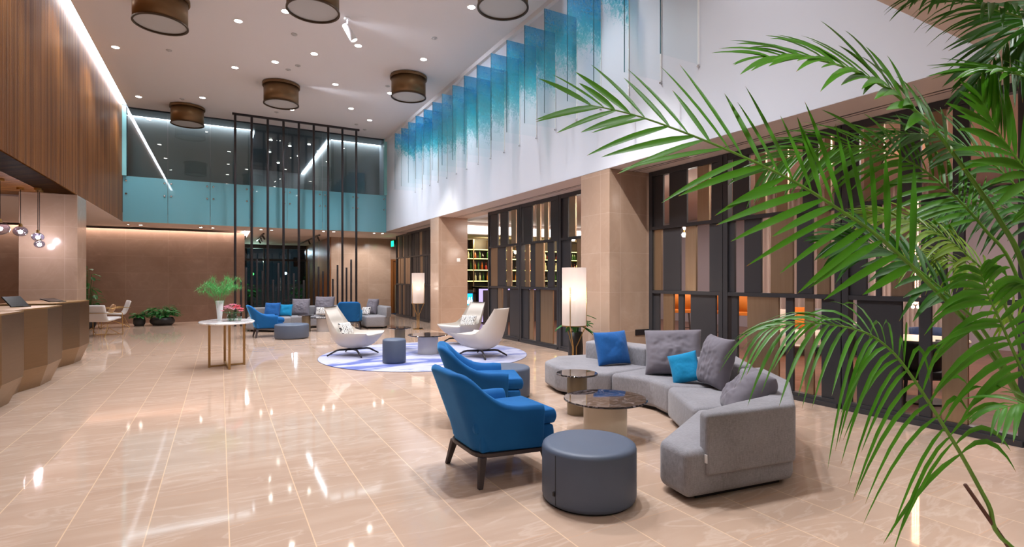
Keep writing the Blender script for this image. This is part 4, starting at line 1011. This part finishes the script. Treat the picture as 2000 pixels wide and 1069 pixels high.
# ---------------------------------------------------------------- potted shrubs by the back wall
def shrub(label_pot, label, px, zc, pr, ph, spread, hgt, n, lf=.16, long=1.0, z0=None, sx=1):
    p = at(px, 0, zc)
    t = thing('planter', label, 'potted plant', (p.x, p.y, 0), TH*-1)
    b = MB(); b.lathe([(1e-4, 0), (pr*.72, 0), (pr*.95, ph*.3), (pr, ph*.6), (pr*.86, ph), (pr*.8, ph), (pr*.8, ph*.9), (1e-4, ph*.9)], 28, sx=sx, cap=False); b.obj('pot', 'pot_black', t, smooth=True)
    rnd = random.Random(int(px)); b = MB()
    for i in range(n):
        a = rnd.random()*2*PI; q = math.sqrt(rnd.random()); c = Vector((math.cos(a)*spread*q*sx, math.sin(a)*spread*q, ph+(hgt-ph)*(.25+.75*rnd.random())*(1-.55*q*q)))
        d = Vector((math.cos(a+rnd.uniform(-.7, .7)), math.sin(a+rnd.uniform(-.7, .7)), rnd.uniform(-.5, .35))).normalized()
        s = d.cross(Vector((0, 0, 1))).normalized(); L = lf*rnd.uniform(.7, 1.2)*long; w = lf*.26
        base = Vector((c.x*.25, c.y*.25, ph*.9)); b.tube([base, base.lerp(c, .55)+Vector((0, 0, .05)), c], .004, 4, False)
        rows = [[c-s*1e-3, c, c+s*1e-3]]
        for f, ww in ((.3, .8), (.6, 1), (.85, .6), (1, .02)):
            o = c+d*L*f+Vector((0, 0, -.25*L*f*f)); rows.append([o-s*w*ww+Vector((0, 0, .012)), o, o+s*w*ww+Vector((0, 0, .012))])
        b.quadgrid(rows, uv=True)
    b.obj('foliage', 'shrub', t)
    return t
shrub('', 'small round black pot with a low green plant by the brown back wall', 272, 16.4, .165, .26, .16, .46, 46, .16)
shrub('', 'wide black planter with a bushy green plant by the brown back wall', 317, 16.7, .27, .24, .34, .66, 150, .17, sx=1.35)
shrub('', 'tall black planter with a spiky green plant behind the near floor lamp', 1124, 8.35, .12, .62, .10, .98, 26, .16, 1.4)
t = shrub('', 'leafy green plant behind the stone column left of the lobby', 172, 15.5, .2, .35, .22, 1.9, 60, .22)

shrub('', 'green bush lit outside at the left of the entrance glass', 484, 27.6, .3, .3, .45, 1.5, 60, .3)
shrub('', 'green bush lit outside at the right of the entrance glass', 590, 29.0, .3, .3, .5, 1.6, 70, .3)
# ================================================================ bar and restaurant behind the screens
box1('ceiling_restaurant', 'soffit', 6.5, 14, -6, 16.9, 3.42, 3.6)
box1('ceiling_bar', 'soffit', 6.5, 14, 16.9, 20.5, 3.0, 3.6)
b = MB(); b.box(6.5, 13.9, 16.86, 16.9, 3.03, 3.3); struct('wall_cove_bar', b, emitter('soft bar cove', '#fff4ea', 2.2))
box1('wall_restaurant', 'lilac_wall', 13.9, 14.1, -6, 20.5, 0, 3.6)
box1('wall_bar', 'bar_front', 6.6, 13.9, 18.75, 18.95, 0, 3.0)
SHZ = (1.38, 1.80, 2.235, 2.58)
t = thing('bar_shelving', 'lit bar shelving full of bottles seen through the opening by the far column', 'shelving', (10.6, 18.55, 0))
for z in SHZ:
    b = MB(); b.box(-2.9, 2.9, -.15, .18, z-.025, z); b.obj('shelf', 'bar_front', t)
    b = MB(); b.box(-2.9, 2.9, -.165, -.15, z-.03, z-.002); b.obj('light_strip', 'shelf_glow', t)
for i in range(9):
    b = MB(); b.box(-2.92+i*.72, -2.88+i*.72, -.17, .18, .95, 2.95); b.obj('upright', 'panel_bronze', t)
b = MB(); b.box(-2.92, 2.92, -.15, .18, 0, .9); b.obj('cupboard', 'bar_front', t)
b = MB(); b.box(-2.92, 2.92, -.2, .18, .9, .95); b.obj('worktop', 'bar_top', t)
kinds = []
for nm, col, pr in (('amber', '#8a4312', 0), ('red', '#7d1f16', 1), ('green', '#2f5a26', 2), ('clear', '#b9b89a', 0), ('dark', '#1f1712', 1), ('golden', '#b57a22', 2)):
    mt = plain(nm+' bottle glass', col, .12, 0, coat=.5)
    prof = ([(1e-4, 0), (.042, 0), (.045, .02), (.045, .17), (.02, .22), (.015, .24), (.015, .31), (1e-4, .31)], [(1e-4, 0), (.05, 0), (.054, .02), (.05, .13), (.016, .17), (.015, .24), (.02, .245), (.02, .27), (1e-4, .27)], [(1e-4, 0), (.036, 0), (.038, .02), (.038, .19), (.014, .25), (.013, .33), (1e-4, .33)])[pr]
    b = MB(); b.lathe(prof, 12, cap=False); o = b.obj('bottle', mt, smooth=True); kinds.append((nm, o))
rb = random.Random(17); used = set(); RN = ('lowest', 'middle', 'upper')
for r_ in range(3):
    x = 7.78; n = 0
    while x < 13.4:
        if abs((x-7.7) % .72) > .07:
            i = rb.randrange(6); nm, src = kinds[i]
            lb = '%s bottle, %s from the left on the %s lit bar shelf' % (nm, ordw(n+1), RN[r_])
            if i not in used: o = src; used.add(i); o.location = (x, 18.5, SHZ[r_])
            else: o = dup(src, (x, 18.5+rb.uniform(-.03, .05), SHZ[r_]))
            tag(o, lb, 'bottle', 'bottles on the lit bar shelves'); n += 1
        x += rb.uniform(.115, .2)
t = thing('bar_counter', 'dark bar counter with violet lit edge seen through the opening', 'counter', (9.9, 15.9, 0))
b = MB(); b.box(-2.4, 2.6, -.25, .3, 0, 1.14); b.obj('front', 'bar_front', t)
b = MB(); b.box(-2.5, 2.7, -.35, .4, 1.14, 1.2); b.obj('worktop', 'bar_top', t)
b = MB(); b.box(-2.4, 2.6, -.265, -.25, 1.08, 1.12); b.box(-2.43, -2.4, -.25, .0, .05, 1.12); b.obj('light_strip', 'purple_glow', t)
t = thing('bottle_cooler', 'glowing blue bottle cooler left of the bar counter', 'cooler', (7.75, 17.6, 0))
b = MB(); b.box(-.28, .28, -.05, .4, 0, 1.05); b.obj('body', 'bar_front', t, bevel=.01)
b = MB(); b.box(-.24, .24, -.06, -.05, .5, .92); b.obj('door', 'fridge_glow', t)
b = MB(); b.box(-.24, .24, -.065, -.058, .38, .49); b.obj('lower_display', 'fridge_green', t)
b = MB()
for i in range(5): b.lathe([(.03, .56), (.03, .66), (.012, .72), (.012, .78)], 8, -.18+i*.09, -.09)
b.obj('glowing_bottles', 'bulb', t)  # bottles emit like lamps so they look lit inside the cooler
def bulb_pendant(label, px, py, zc, mt, r=.045, power=14, ctop=3.42):
    p = at(px, py, zc); t = thing('pendant_bulb', label, 'pendant lamp', p, 0, 'bulb pendants in the bar')
    b = MB(); b.ball((0, 0, 0), r, 14, 10); b.obj('bulb', mt, t, smooth=True)
    b = MB(); b.tube([(0, 0, r*.7), (0, 0, r+.08)], .018, 10); b.obj('socket', 'brass', t)
    b = MB(); b.tube([(0, 0, r), (0, 0, ctop-p.z)], .005, 6); b.obj('cord', 'flex', t)
    lamp('POINT', p, power, '#ffd9b8' if mt == 'bulb_warm' else '#fff4ea', .05)
bulb_pendant('left warm bulb pendant glowing behind the far slatted screen', 1007, 493, 14.6, 'bulb_warm')
bulb_pendant('right warm bulb pendant glowing behind the far slatted screen', 1046, 492, 14.3, 'bulb_warm')
bulb_pendant('white bulb pendant shining behind the screen beside the near stone column', 1120, 468, 12.5, 'bulb', .04)
bulb_pendant('upper white bulb shining behind the screen bay by the near sofa', 1338, 445, 10.5, 'bulb', .04)
bulb_pendant('lower white bulb shining behind the screen bay by the near sofa', 1336, 459, 10.7, 'bulb', .045)
def stool(label, px, zc, f):
    p = at(px, 0, zc); t = thing('bar_stool', label, 'bar stool', (p.x, p.y, 0), camdir(*f), 'orange bar stools')
    b = MB(); rows = []
    for z, k in ((.70, .9), (.9, 1), (1.13, 1.04)): rows.append([(.24*k*math.cos(a), .22*k*math.sin(a)*-1+.02, z-.12*max(0, math.cos(a*1.0-PI/2)*-1)) for a in [PI*i/12-.0 for i in range(13)]])
    b.quadgrid(rows); b.obj('backrest', 'orange', t, smooth=True, solid=.04)
    rbox('seat', 'orange', -.22, .22, -.2, .22, .68, .76, t, .03, .01)
    for sx in (1, -1):
        for sy in (1, -1):
            b = MB(); b.tube([(sx*.17, sy*.16, .68), (sx*.22, sy*.2, 0)], [.016, .011], 8); b.obj('leg', 'wenge', t)
    b = MB(); b.tube([(.2, .19, .25), (-.2, .19, .25)], .01, 6); b.obj('footrest', 'wenge', t)
stool('orange bar stool farthest left behind the screen bay by the near sofa', 1330, 12.2, (.3, 1))
stool('orange bar stool second from the left behind the near screen', 1348, 12.9, (.3, 1))
stool('orange bar stool seen beside the post between the two near screen bays', 1407, 11.8, (.2, 1))
stool('orange bar stool left of the wide bronze screen panel', 1452, 11.3, (.1, 1))
# sofa, cushions and curtain
p = at(1592, 0, 10.3)
t = thing('sofa', 'cream restaurant sofa seen through the screen left of the palm', 'sofa', (p.x, p.y, 0), camdir(-.25, -1))
rbox('seat', 'cream_fabric', -.8, .8, -.4, .42, .16, .46, t, .05, .01); rbox('backrest', 'cream_fabric', -.8, .8, -.62, -.38, .16, .82, t, .06)
for sx in (1, -1): rbox('armrest', 'cream_fabric', sx*.8-.1, sx*.8+.1, -.6, .42, .16, .6, t, .05)
for x in (-.7, .7):
    for y in (-.5, .35): b = MB(); b.tube([(x, y, 0), (x, y, .17)], .02, 8); b.obj('leg', 'wenge', t)
def rest_pillow(mat, px, zc, w, lb, s, f=(-.25, -1)):
    v = at(px, 0, zc); q = pillow('cushion', mat, w, w, .15, lb, None, s); place(q, (v.x, v.y, .47), camdir(*f), .3)
rest_pillow('pillow_orange', 1570, 10.35, .46, 'orange cushion on the cream restaurant sofa', 41)
rest_pillow('cream_fabric', 1540, 10.6, .40, 'cream cushion behind the orange one on the restaurant sofa', 42)
rest_pillow('pillow_grey', 1606, 10.25, .44, 'grey cushion at the right of the cream restaurant sofa', 43)
for lb, pxa, pxb, zc in (('dusty pink curtain behind the cream restaurant sofa', 1478, 1672, 11.4), ('dusty pink curtain behind the palm at the right of the restaurant', 1700, 1850, 10.8)):
    a, c = at(pxa, 0, zc), at(pxb, 0, zc); b = MB(); rows = []; n = 120; dv = c-a; nv = Vector((-dv.y, dv.x, 0)).normalized()
    for z in (.02, 3.38): rows.append([(a.x+dv.x*i/n+nv.x*.05*math.sin(i*.85), a.y+dv.y*i/n+nv.y*.05*math.sin(i*.85), z) for i in range(n+1)])
    b.quadgrid(rows); tag(b.obj('curtain', 'curtain', smooth=True), lb, 'curtain', 'restaurant curtains')
def dchair(label, px, zc, f, mat='black_fabric'):
    v = at(px, 0, zc); t = thing('dining_chair', label, 'chair', (v.x, v.y, 0), camdir(*f), 'restaurant dining chairs')
    rbox('seat', mat, -.24, .24, -.22, .24, .40, .49, t, .03, .01)
    b = MB(); rows = []
    for z, k in ((.44, .92), (.62, 1), (.80, 1.02)): rows.append([(.26*k*math.cos(a), .02-.25*k*math.sin(a), z) for a in [PI*i/12 for i in range(13)]])
    b.quadgrid(rows); b.obj('backrest', mat, t, smooth=True, solid=.035)
    for sx in (1, -1):
        for sy in (1, -1): b = MB(); b.tube([(sx*.18, sy*.17, .41), (sx*.24, sy*.22, 0)], [.018, .01], 8); b.obj('leg', 'black_metal', t)
dchair('black restaurant chair behind the screen, left of the lower palm frond', 1636, 7.5, (-.2, 1))
dchair('black restaurant chair at the round table, nearer the screen', 1785, 5.7, (.1, 1))
v_blue = plain('navy upholstery', '#1c3158', .7)
M['navy'] = v_blue
dchair('navy restaurant chair beyond the round table behind the palm', 1822, 7.0, (-.3, -1), 'navy')
p = at(1800, 0, 6.3); t = thing('dining_table', 'round pale restaurant table behind the screen and palm', 'table', (p.x, p.y, 0))
b = MB(); b.lathe([(1e-4, .72), (.44, .72), (.45, .735), (.44, .75), (1e-4, .75)], 40, cap=False); b.obj('tabletop', 'cream', t)
b = MB(); b.tube([(0, 0, .02), (0, 0, .72)], .035, 12); b.lathe([(.26, 0), (.26, .02), (.05, .03)], 28); b.obj('pedestal', 'black_metal', t)
for i, (px, py) in enumerate(((1788, 592), (1793, 600), (1783, 600))):
    v = at(px, py, 8.2); b = MB(); b.ball((0, 0, 0), .022, 10, 8); b.tube([(0, 0, 0), (0, 0, 3.42-v.z)], .004, 5)
    o = b.obj('hanging_light', 'bulb_warm'); o.location = v; tag(o, 'tiny warm hanging light behind the palm, %s of three' % ('topmost', 'right', 'left')[i], 'hanging light', 'tiny warm hanging lights')
# ================================================================ the palm in the foreground
base = at(2235, 0, 2.08)
palm = thing('potted_palm', 'big potted areca palm with arching fronds filling the right foreground', 'potted plant', (base.x, base.y, 0))
PB = Vector((base.x, base.y, 0)); rp = random.Random(23)
rvec, uvec, fvec = Vector((C, -S, 0)), Vector((0, 0, 1)), Vector((S, C, 0))
def spline(P, n):
    out = []; m = len(P)-1
    for i in range(n+1):
        q = i/n*m; k = min(int(q), m-1); f = q-k
        p0, p1, p2, p3 = P[max(k-1, 0)], P[k], P[k+1], P[min(k+2, m)]
        out.append(.5*((2*p1)+(p2-p0)*f+(2*p0-5*p1+4*p2-p3)*f*f+(3*p1-p0-3*p2+p3)*f**3))
    return out
def frond(pts, L=.45, n=24, mat='leaf', nrm=(0, .4, 1), ang=(62, 22), droop=.12, start=.3, w=.021, vee=.1, r0=.011, tipcut=.0, both=1.0, seed=0, nrm2=None):
    rn = random.Random(seed*7+3)
    P = [at(*p)-PB for p in pts]
    N_ = 60; sp = spline(P, N_)
    b = MB(); b.tube(sp, [r0*(1-.82*i/N_) for i in range(N_+1)], 7)
    stem = b.obj('frond_stem', 'stem', palm, smooth=True)
    nv0 = (rvec*nrm[0]+uvec*nrm[1]-fvec*nrm[2]).normalized()
    nv1 = (rvec*nrm2[0]+uvec*nrm2[1]-fvec*nrm2[2]).normalized() if nrm2 else nv0
    b = MB()
    for k in range(n):
        f0 = start+(1-start)*(k+.5)/n
        for sg in (1, -1):
            f = min(.995, f0+(rn.random()-.5)*.35/n)
            q = f*N_; i = min(int(q), N_-1); o = sp[i].lerp(sp[i+1], q-i); T = (sp[min(i+2, N_)]-sp[max(i-2, 0)]).normalized()
            nv = nv0.lerp(nv1, max(0, (f-start)/(1-start)))
            nn = (nv-T*nv.dot(T)).normalized(); sd = T.cross(nn)*sg
            g = (f-start)/(1-start)
            a = math.radians(ang[0]+(ang[1]-ang[0])*g+rn.uniform(-5, 5))
            d = (T*math.cos(a)+sd*math.sin(a)+nn*vee*rn.uniform(.4, 1.5)).normalized()
            l = L*(.62+.38*math.sin(PI*min(1, .18+g*.75)))*(1-.45*g*g)*rn.uniform(.86, 1.1)
            ww = w*(1-.35*g)*rn.uniform(.8, 1.15); dr = droop*rn.uniform(.6, 1.5)
            tw = rn.uniform(-.4, .4)
            cut = 1 if rn.random() > tipcut else .72
            rows = []
            for s_, wd in ((0, .25), (.08, .6), (.25, .95), (.45, 1), (.65, .85), (.82, .55), (.93, .28), (1, .03)):
                s2 = s_*cut
                pt = o+d*l*s2+Vector((0, 0, -1))*dr*l*2*s2*s2
                dd = (d+Vector((0, 0, -1))*dr*4*s2).normalized()
                cr = dd.cross(nn+sd*tw).normalized()*sg; up = cr.cross(dd).normalized()
                if up.dot(nn) < 0: up = -up
                hw = ww*wd
                rows.append([pt-cr*hw+up*hw*.35, pt, pt+cr*hw+up*hw*.35])
            b.quadgrid(rows, uv=True)
    o = b.obj('frond', mat, palm, smooth=True)
    stem.parent = o
FR = [
 dict(pts=[(2225, 1210, 2.08), (2080, 960, 2.05), (2000, 795, 2.02), (1912, 658, 1.98), (1806, 546, 1.95), (1716, 463, 1.92), (1638, 409, 1.9), (1538, 348, 1.88), (1402, 285, 1.86), (1250, 228, 1.84), (1150, 205, 1.83)], L=.52, n=23, nrm=(0, .45, 1), ang=(62, 28), droop=.04, start=.42, w=.0145, vee=.06, tipcut=.35, r0=.0115),
 dict(pts=[(2230, 1230, 2.05), (1975, 1069, 2.0), (1930, 985, 1.98), (1878, 890, 1.97), (1835, 820, 1.96), (1780, 735, 1.95), (1740, 685, 1.95), (1690, 650, 1.95), (1620, 634, 1.95), (1555, 633, 1.96), (1500, 642, 1.97)], L=.43, n=27, mat='leaf', nrm=(.0, .35, 1), nrm2=(.25, 1, .3), ang=(76, 26), droop=.36, start=.29, w=.0095, vee=.12, r0=.009),
 dict(pts=[(2225, 1180, 2.1), (2075, 800, 2.08), (2000, 527, 2.05), (1955, 435, 2.02), (1892, 342, 2.0), (1828, 257, 1.97), (1768, 200, 1.95), (1714, 162, 1.93), (1640, 128, 1.9), (1560, 112, 1.88), (1490, 112, 1.87)], L=.42, n=24, nrm=(.15, .9, .85), ang=(62, 18), droop=.12, start=.46, w=.017, vee=.16, tipcut=.3, r0=.011),
 dict(pts=[(2230, 1180, 2.1), (2230, 650, 2.1), (2190, 260, 2.1), (2100, 90, 2.1), (2000, 36, 2.1), (1940, 18, 2.1), (1870, -8, 2.1), (1800, -12, 2.1)], L=.30, n=26, mat='leaf_dark', nrm=(-.2, 1, .3), ang=(64, 24), droop=.25, start=.45, w=.013, r0=.009),
 dict(pts=[(2230, 1180, 2.15), (2260, 700, 2.25), (2230, 250, 2.3), (2120, 40, 2.3), (2030, 30, 2.3), (1960, 90, 2.28), (1900, 170, 2.26)], L=.33, n=26, mat='leaf_dark', nrm=(-.2, .6, 1), ang=(50, 16), droop=.15, start=.5, w=.014, r0=.009),
 dict(pts=[(2225, 1180, 2.0), (2190, 700, 1.95), (2170, 380, 1.9), (2110, 230, 1.85), (2040, 165, 1.85), (1960, 140, 1.84), (1905, 140, 1.84)], L=.28, n=20, nrm=(0, 1, .5), ang=(60, 20), droop=.1, start=.5, w=.015, r0=.008),
 dict(pts=[(2225, 1190, 2.25), (2060, 760, 2.4), (1979, 524, 2.5), (1925, 450, 2.52), (1871, 390, 2.55), (1800, 330, 2.58), (1720, 292, 2.6), (1640, 285, 2.62), (1560, 300, 2.64), (1490, 335, 2.65)], L=.44, n=34, mat='leaf', nrm=(0, .7, 1), ang=(60, 22), droop=.13, start=.36, w=.012, vee=.05, r0=.009),
 dict(pts=[(2225, 1190, 2.1), (2040, 860, 2.12), (1930, 660, 2.15), (1860, 585, 2.16), (1790, 525, 2.18), (1730, 488, 2.2), (1680, 472, 2.2), (1640, 470, 2.2)], L=.34, n=24, mat='leaf_dark', nrm=(.1, .8, .8), ang=(58, 20), droop=.15, start=.42, w=.014, r0=.009),
 dict(pts=[(2225, 1190, 2.2), (2060, 880, 2.3), (1960, 590, 2.38), (1890, 500, 2.4), (1820, 450, 2.42), (1750, 425, 2.44), (1690, 420, 2.45)], L=.36, n=30, mat='leaf_yellow', nrm=(0, .9, .6), ang=(60, 22), droop=.2, start=.38, w=.0105, r0=.008),
 dict(pts=[(2225, 1190, 2.0), (2085, 950, 1.98), (2030, 800, 1.96), (1985, 700, 1.95), (1950, 620, 1.95), (1925, 565, 1.95), (1915, 530, 1.95)], L=.30, n=16, mat='leaf', nrm=(-.2, .3, 1), ang=(75, 35), droop=.32, start=.42, w=.016, r0=.009),
 dict(pts=[(2225, 1190, 2.3), (2140, 800, 2.45), (2090, 540, 2.55), (2020, 410, 2.6), (1950, 330, 2.62), (1880, 285, 2.64), (1800, 262, 2.66), (1720, 265, 2.68)], L=.42, n=30, mat='leaf_dark', nrm=(0, .8, .8), ang=(60, 22), droop=.15, start=.4, w=.012, r0=.009),
 dict(pts=[(2225, 1190, 1.95), (2160, 820, 1.9), (2120, 560, 1.85), (2060, 420, 1.82), (2000, 330, 1.8), (1950, 260, 1.8), (1920, 200, 1.8)], L=.34, n=20, nrm=(.1, .5, 1), ang=(66, 26), droop=.08, start=.42, w=.017, r0=.009),
 dict(pts=[(2225, 1190, 2.3), (2070, 900, 2.45), (2010, 690, 2.55), (1950, 580, 2.58), (1880, 520, 2.6), (1810, 500, 2.62), (1750, 510, 2.63)], L=.34, n=26, mat='leaf_yellow', nrm=(0, .9, .5), ang=(60, 24), droop=.25, start=.4, w=.010, r0=.008),
 dict(pts=[(2225, 1190, 1.9), (2105, 980, 1.88), (2090, 870, 1.86), (2050, 810, 1.85), (2000, 790, 1.85), (1950, 800, 1.85)], L=.2, n=9, nrm=(0, 1, .4), ang=(60, 24), droop=.3, start=.5, w=.012, r0=.007),
 dict(pts=[(2225, 1190, 2.4), (2200, 840, 2.6), (2150, 600, 2.7), (2070, 480, 2.75), (1990, 420, 2.78), (1910, 400, 2.8), (1830, 420, 2.8)], L=.42, n=30, mat='leaf_dark', nrm=(0, .8, .7), ang=(62, 24), droop=.2, start=.4, w=.013, r0=.009),
]
for i, d in enumerate(FR): frond(seed=i, **d)
for i, (bx, by, h) in enumerate(((.03, .02, .34), (-.05, .04, .30), (.06, -.05, .38), (-.02, -.06, .28))):
    b = MB(); b.tube([(bx*.8, by*.8, .30), (bx, by, .30+h*.5), (bx*1.3, by*1.3, .30+h)], [.028, .024, .018], 10); b.obj('cane', 'stem', palm, smooth=True)
q = [at(2215, 1330, 2.06)-PB, at(1970, 1069, 2.0)-PB, at(1885, 947, 1.97)-PB]
b = MB(); b.tube(q, [.008, .007, .0065], 8); b.obj('cut_stalk', 'stem_brown', palm, smooth=True)
b = MB(); b.lathe([(1e-4, 0), (.17, 0), (.20, .05), (.225, .36), (.21, .36), (.195, .30), (1e-4, .30)], 40, cap=False); b.obj('pot', 'pot_black', palm, smooth=True)
b = MB(); b.lathe([(1e-4, .31), (.196, .30)], 28, cap=False); b.obj('soil', 'soil', palm)
# ================================================================ lamps that light the place, some added without fixtures
for y in (6.4, 10.2, 14.4):                      # track spots washing the artwork wall
    lamp('SPOT', (2.0, y+.4, 6.4), P_WASH*(.35 if y < 7 else 1), '#e6eeff', .12, (5.28, y+.6, 4.9), 75, .9)
for x, y, p in ((8.2, 2.5, 1), (8.2, 5.5, 1), (8.2, 9, .8), (8.2, 12.5, .8), (11, 4, 1), (11, 8, 1), (11, 12.5, .7)):
    lamp('AREA', (x, y, 3.38), P_REST*p, '#fff0e6', .5, (x, y, 0))
lamp('AREA', (9.2, 17.7, 2.95), 45, '#ffe2a8', 1.6, (9.6, 18.7, 1.6), size_y=.2); lamp('AREA', (12, 17.7, 2.95), 35, '#ffe2a8', 1.6, (12, 18.7, 1.6), size_y=.2)  # area lights without fixtures, added in front to brighten the bottles
for x in (4.5, 5.7): lamp('SPOT', (x, 20.5, 3.05), 90, '#fbf6f4', .05, (x, 22.2, .7), 100, .35)
lamp('POINT', (1.6, 29.9, 2.4), 130, '#e4ffe4', .1); lamp('POINT', (3.6, 31.5, 2.9), 160, '#e8f0ff', .1)  # unseen fill lights added outside to brighten the bushes and steps
for y0, y1 in ((3.8, 6.5), (11.7, 13.84)): lamp('SPOT', (2.62, y0, 6.46), P_COL, '#fff6ee', .03, (5.75, y1, 1.15), 32, 1.0)  # extra narrow spots added at two downlights to light the columns diagonally
for x, y, z, p in ((1.55, 23, 3.05, 25), (3.2, 25, 3.05, 25), (-4, 9, 3.0, 40), (-5, 13, 3.0, 40), (-5, 17, 3.05, 40), (1.6, 21, 6.4, 14), (2.8, 23.2, 6.4, 14)): lamp('SPOT', (x, y, z), p, '#fff0e4', .04, (x, y, 0), 150, .8)
w = bpy.data.worlds.new('World'); bpy.context.scene.world = w; w.use_nodes = True
w.node_tree.nodes['Background'].inputs[0].default_value = (.012, .016, .024, 1); w.node_tree.nodes['Background'].inputs[1].default_value = 1
cam = bpy.data.cameras.new('camera'); co = bpy.data.objects.new('camera', cam); COL.objects.link(co)
co.location = (0, 0, CH); co.rotation_euler = (PI/2, 0, -TH)
cam.sensor_width = 36; cam.lens = FPX/2000*36; cam.shift_y = (HY-534.5)/2000; cam.clip_start = .05; cam.clip_end = 200
sc = bpy.context.scene; sc.camera = co
sc.view_settings.view_transform = 'Standard'; sc.view_settings.look = 'None'; sc.view_settings.gamma = 1; sc.view_settings.exposure = EXPO
sc.view_settings.use_curve_mapping = False
cy = sc.cycles
cy.use_denoising = True; cy.max_bounces = 8; cy.diffuse_bounces = 4; cy.glossy_bounces = 4; cy.transmission_bounces = 6; cy.transparent_max_bounces = 40
cy.sample_clamp_indirect = 4; cy.caustics_reflective = False; cy.caustics_refractive = False; cy.blur_glossy = .5
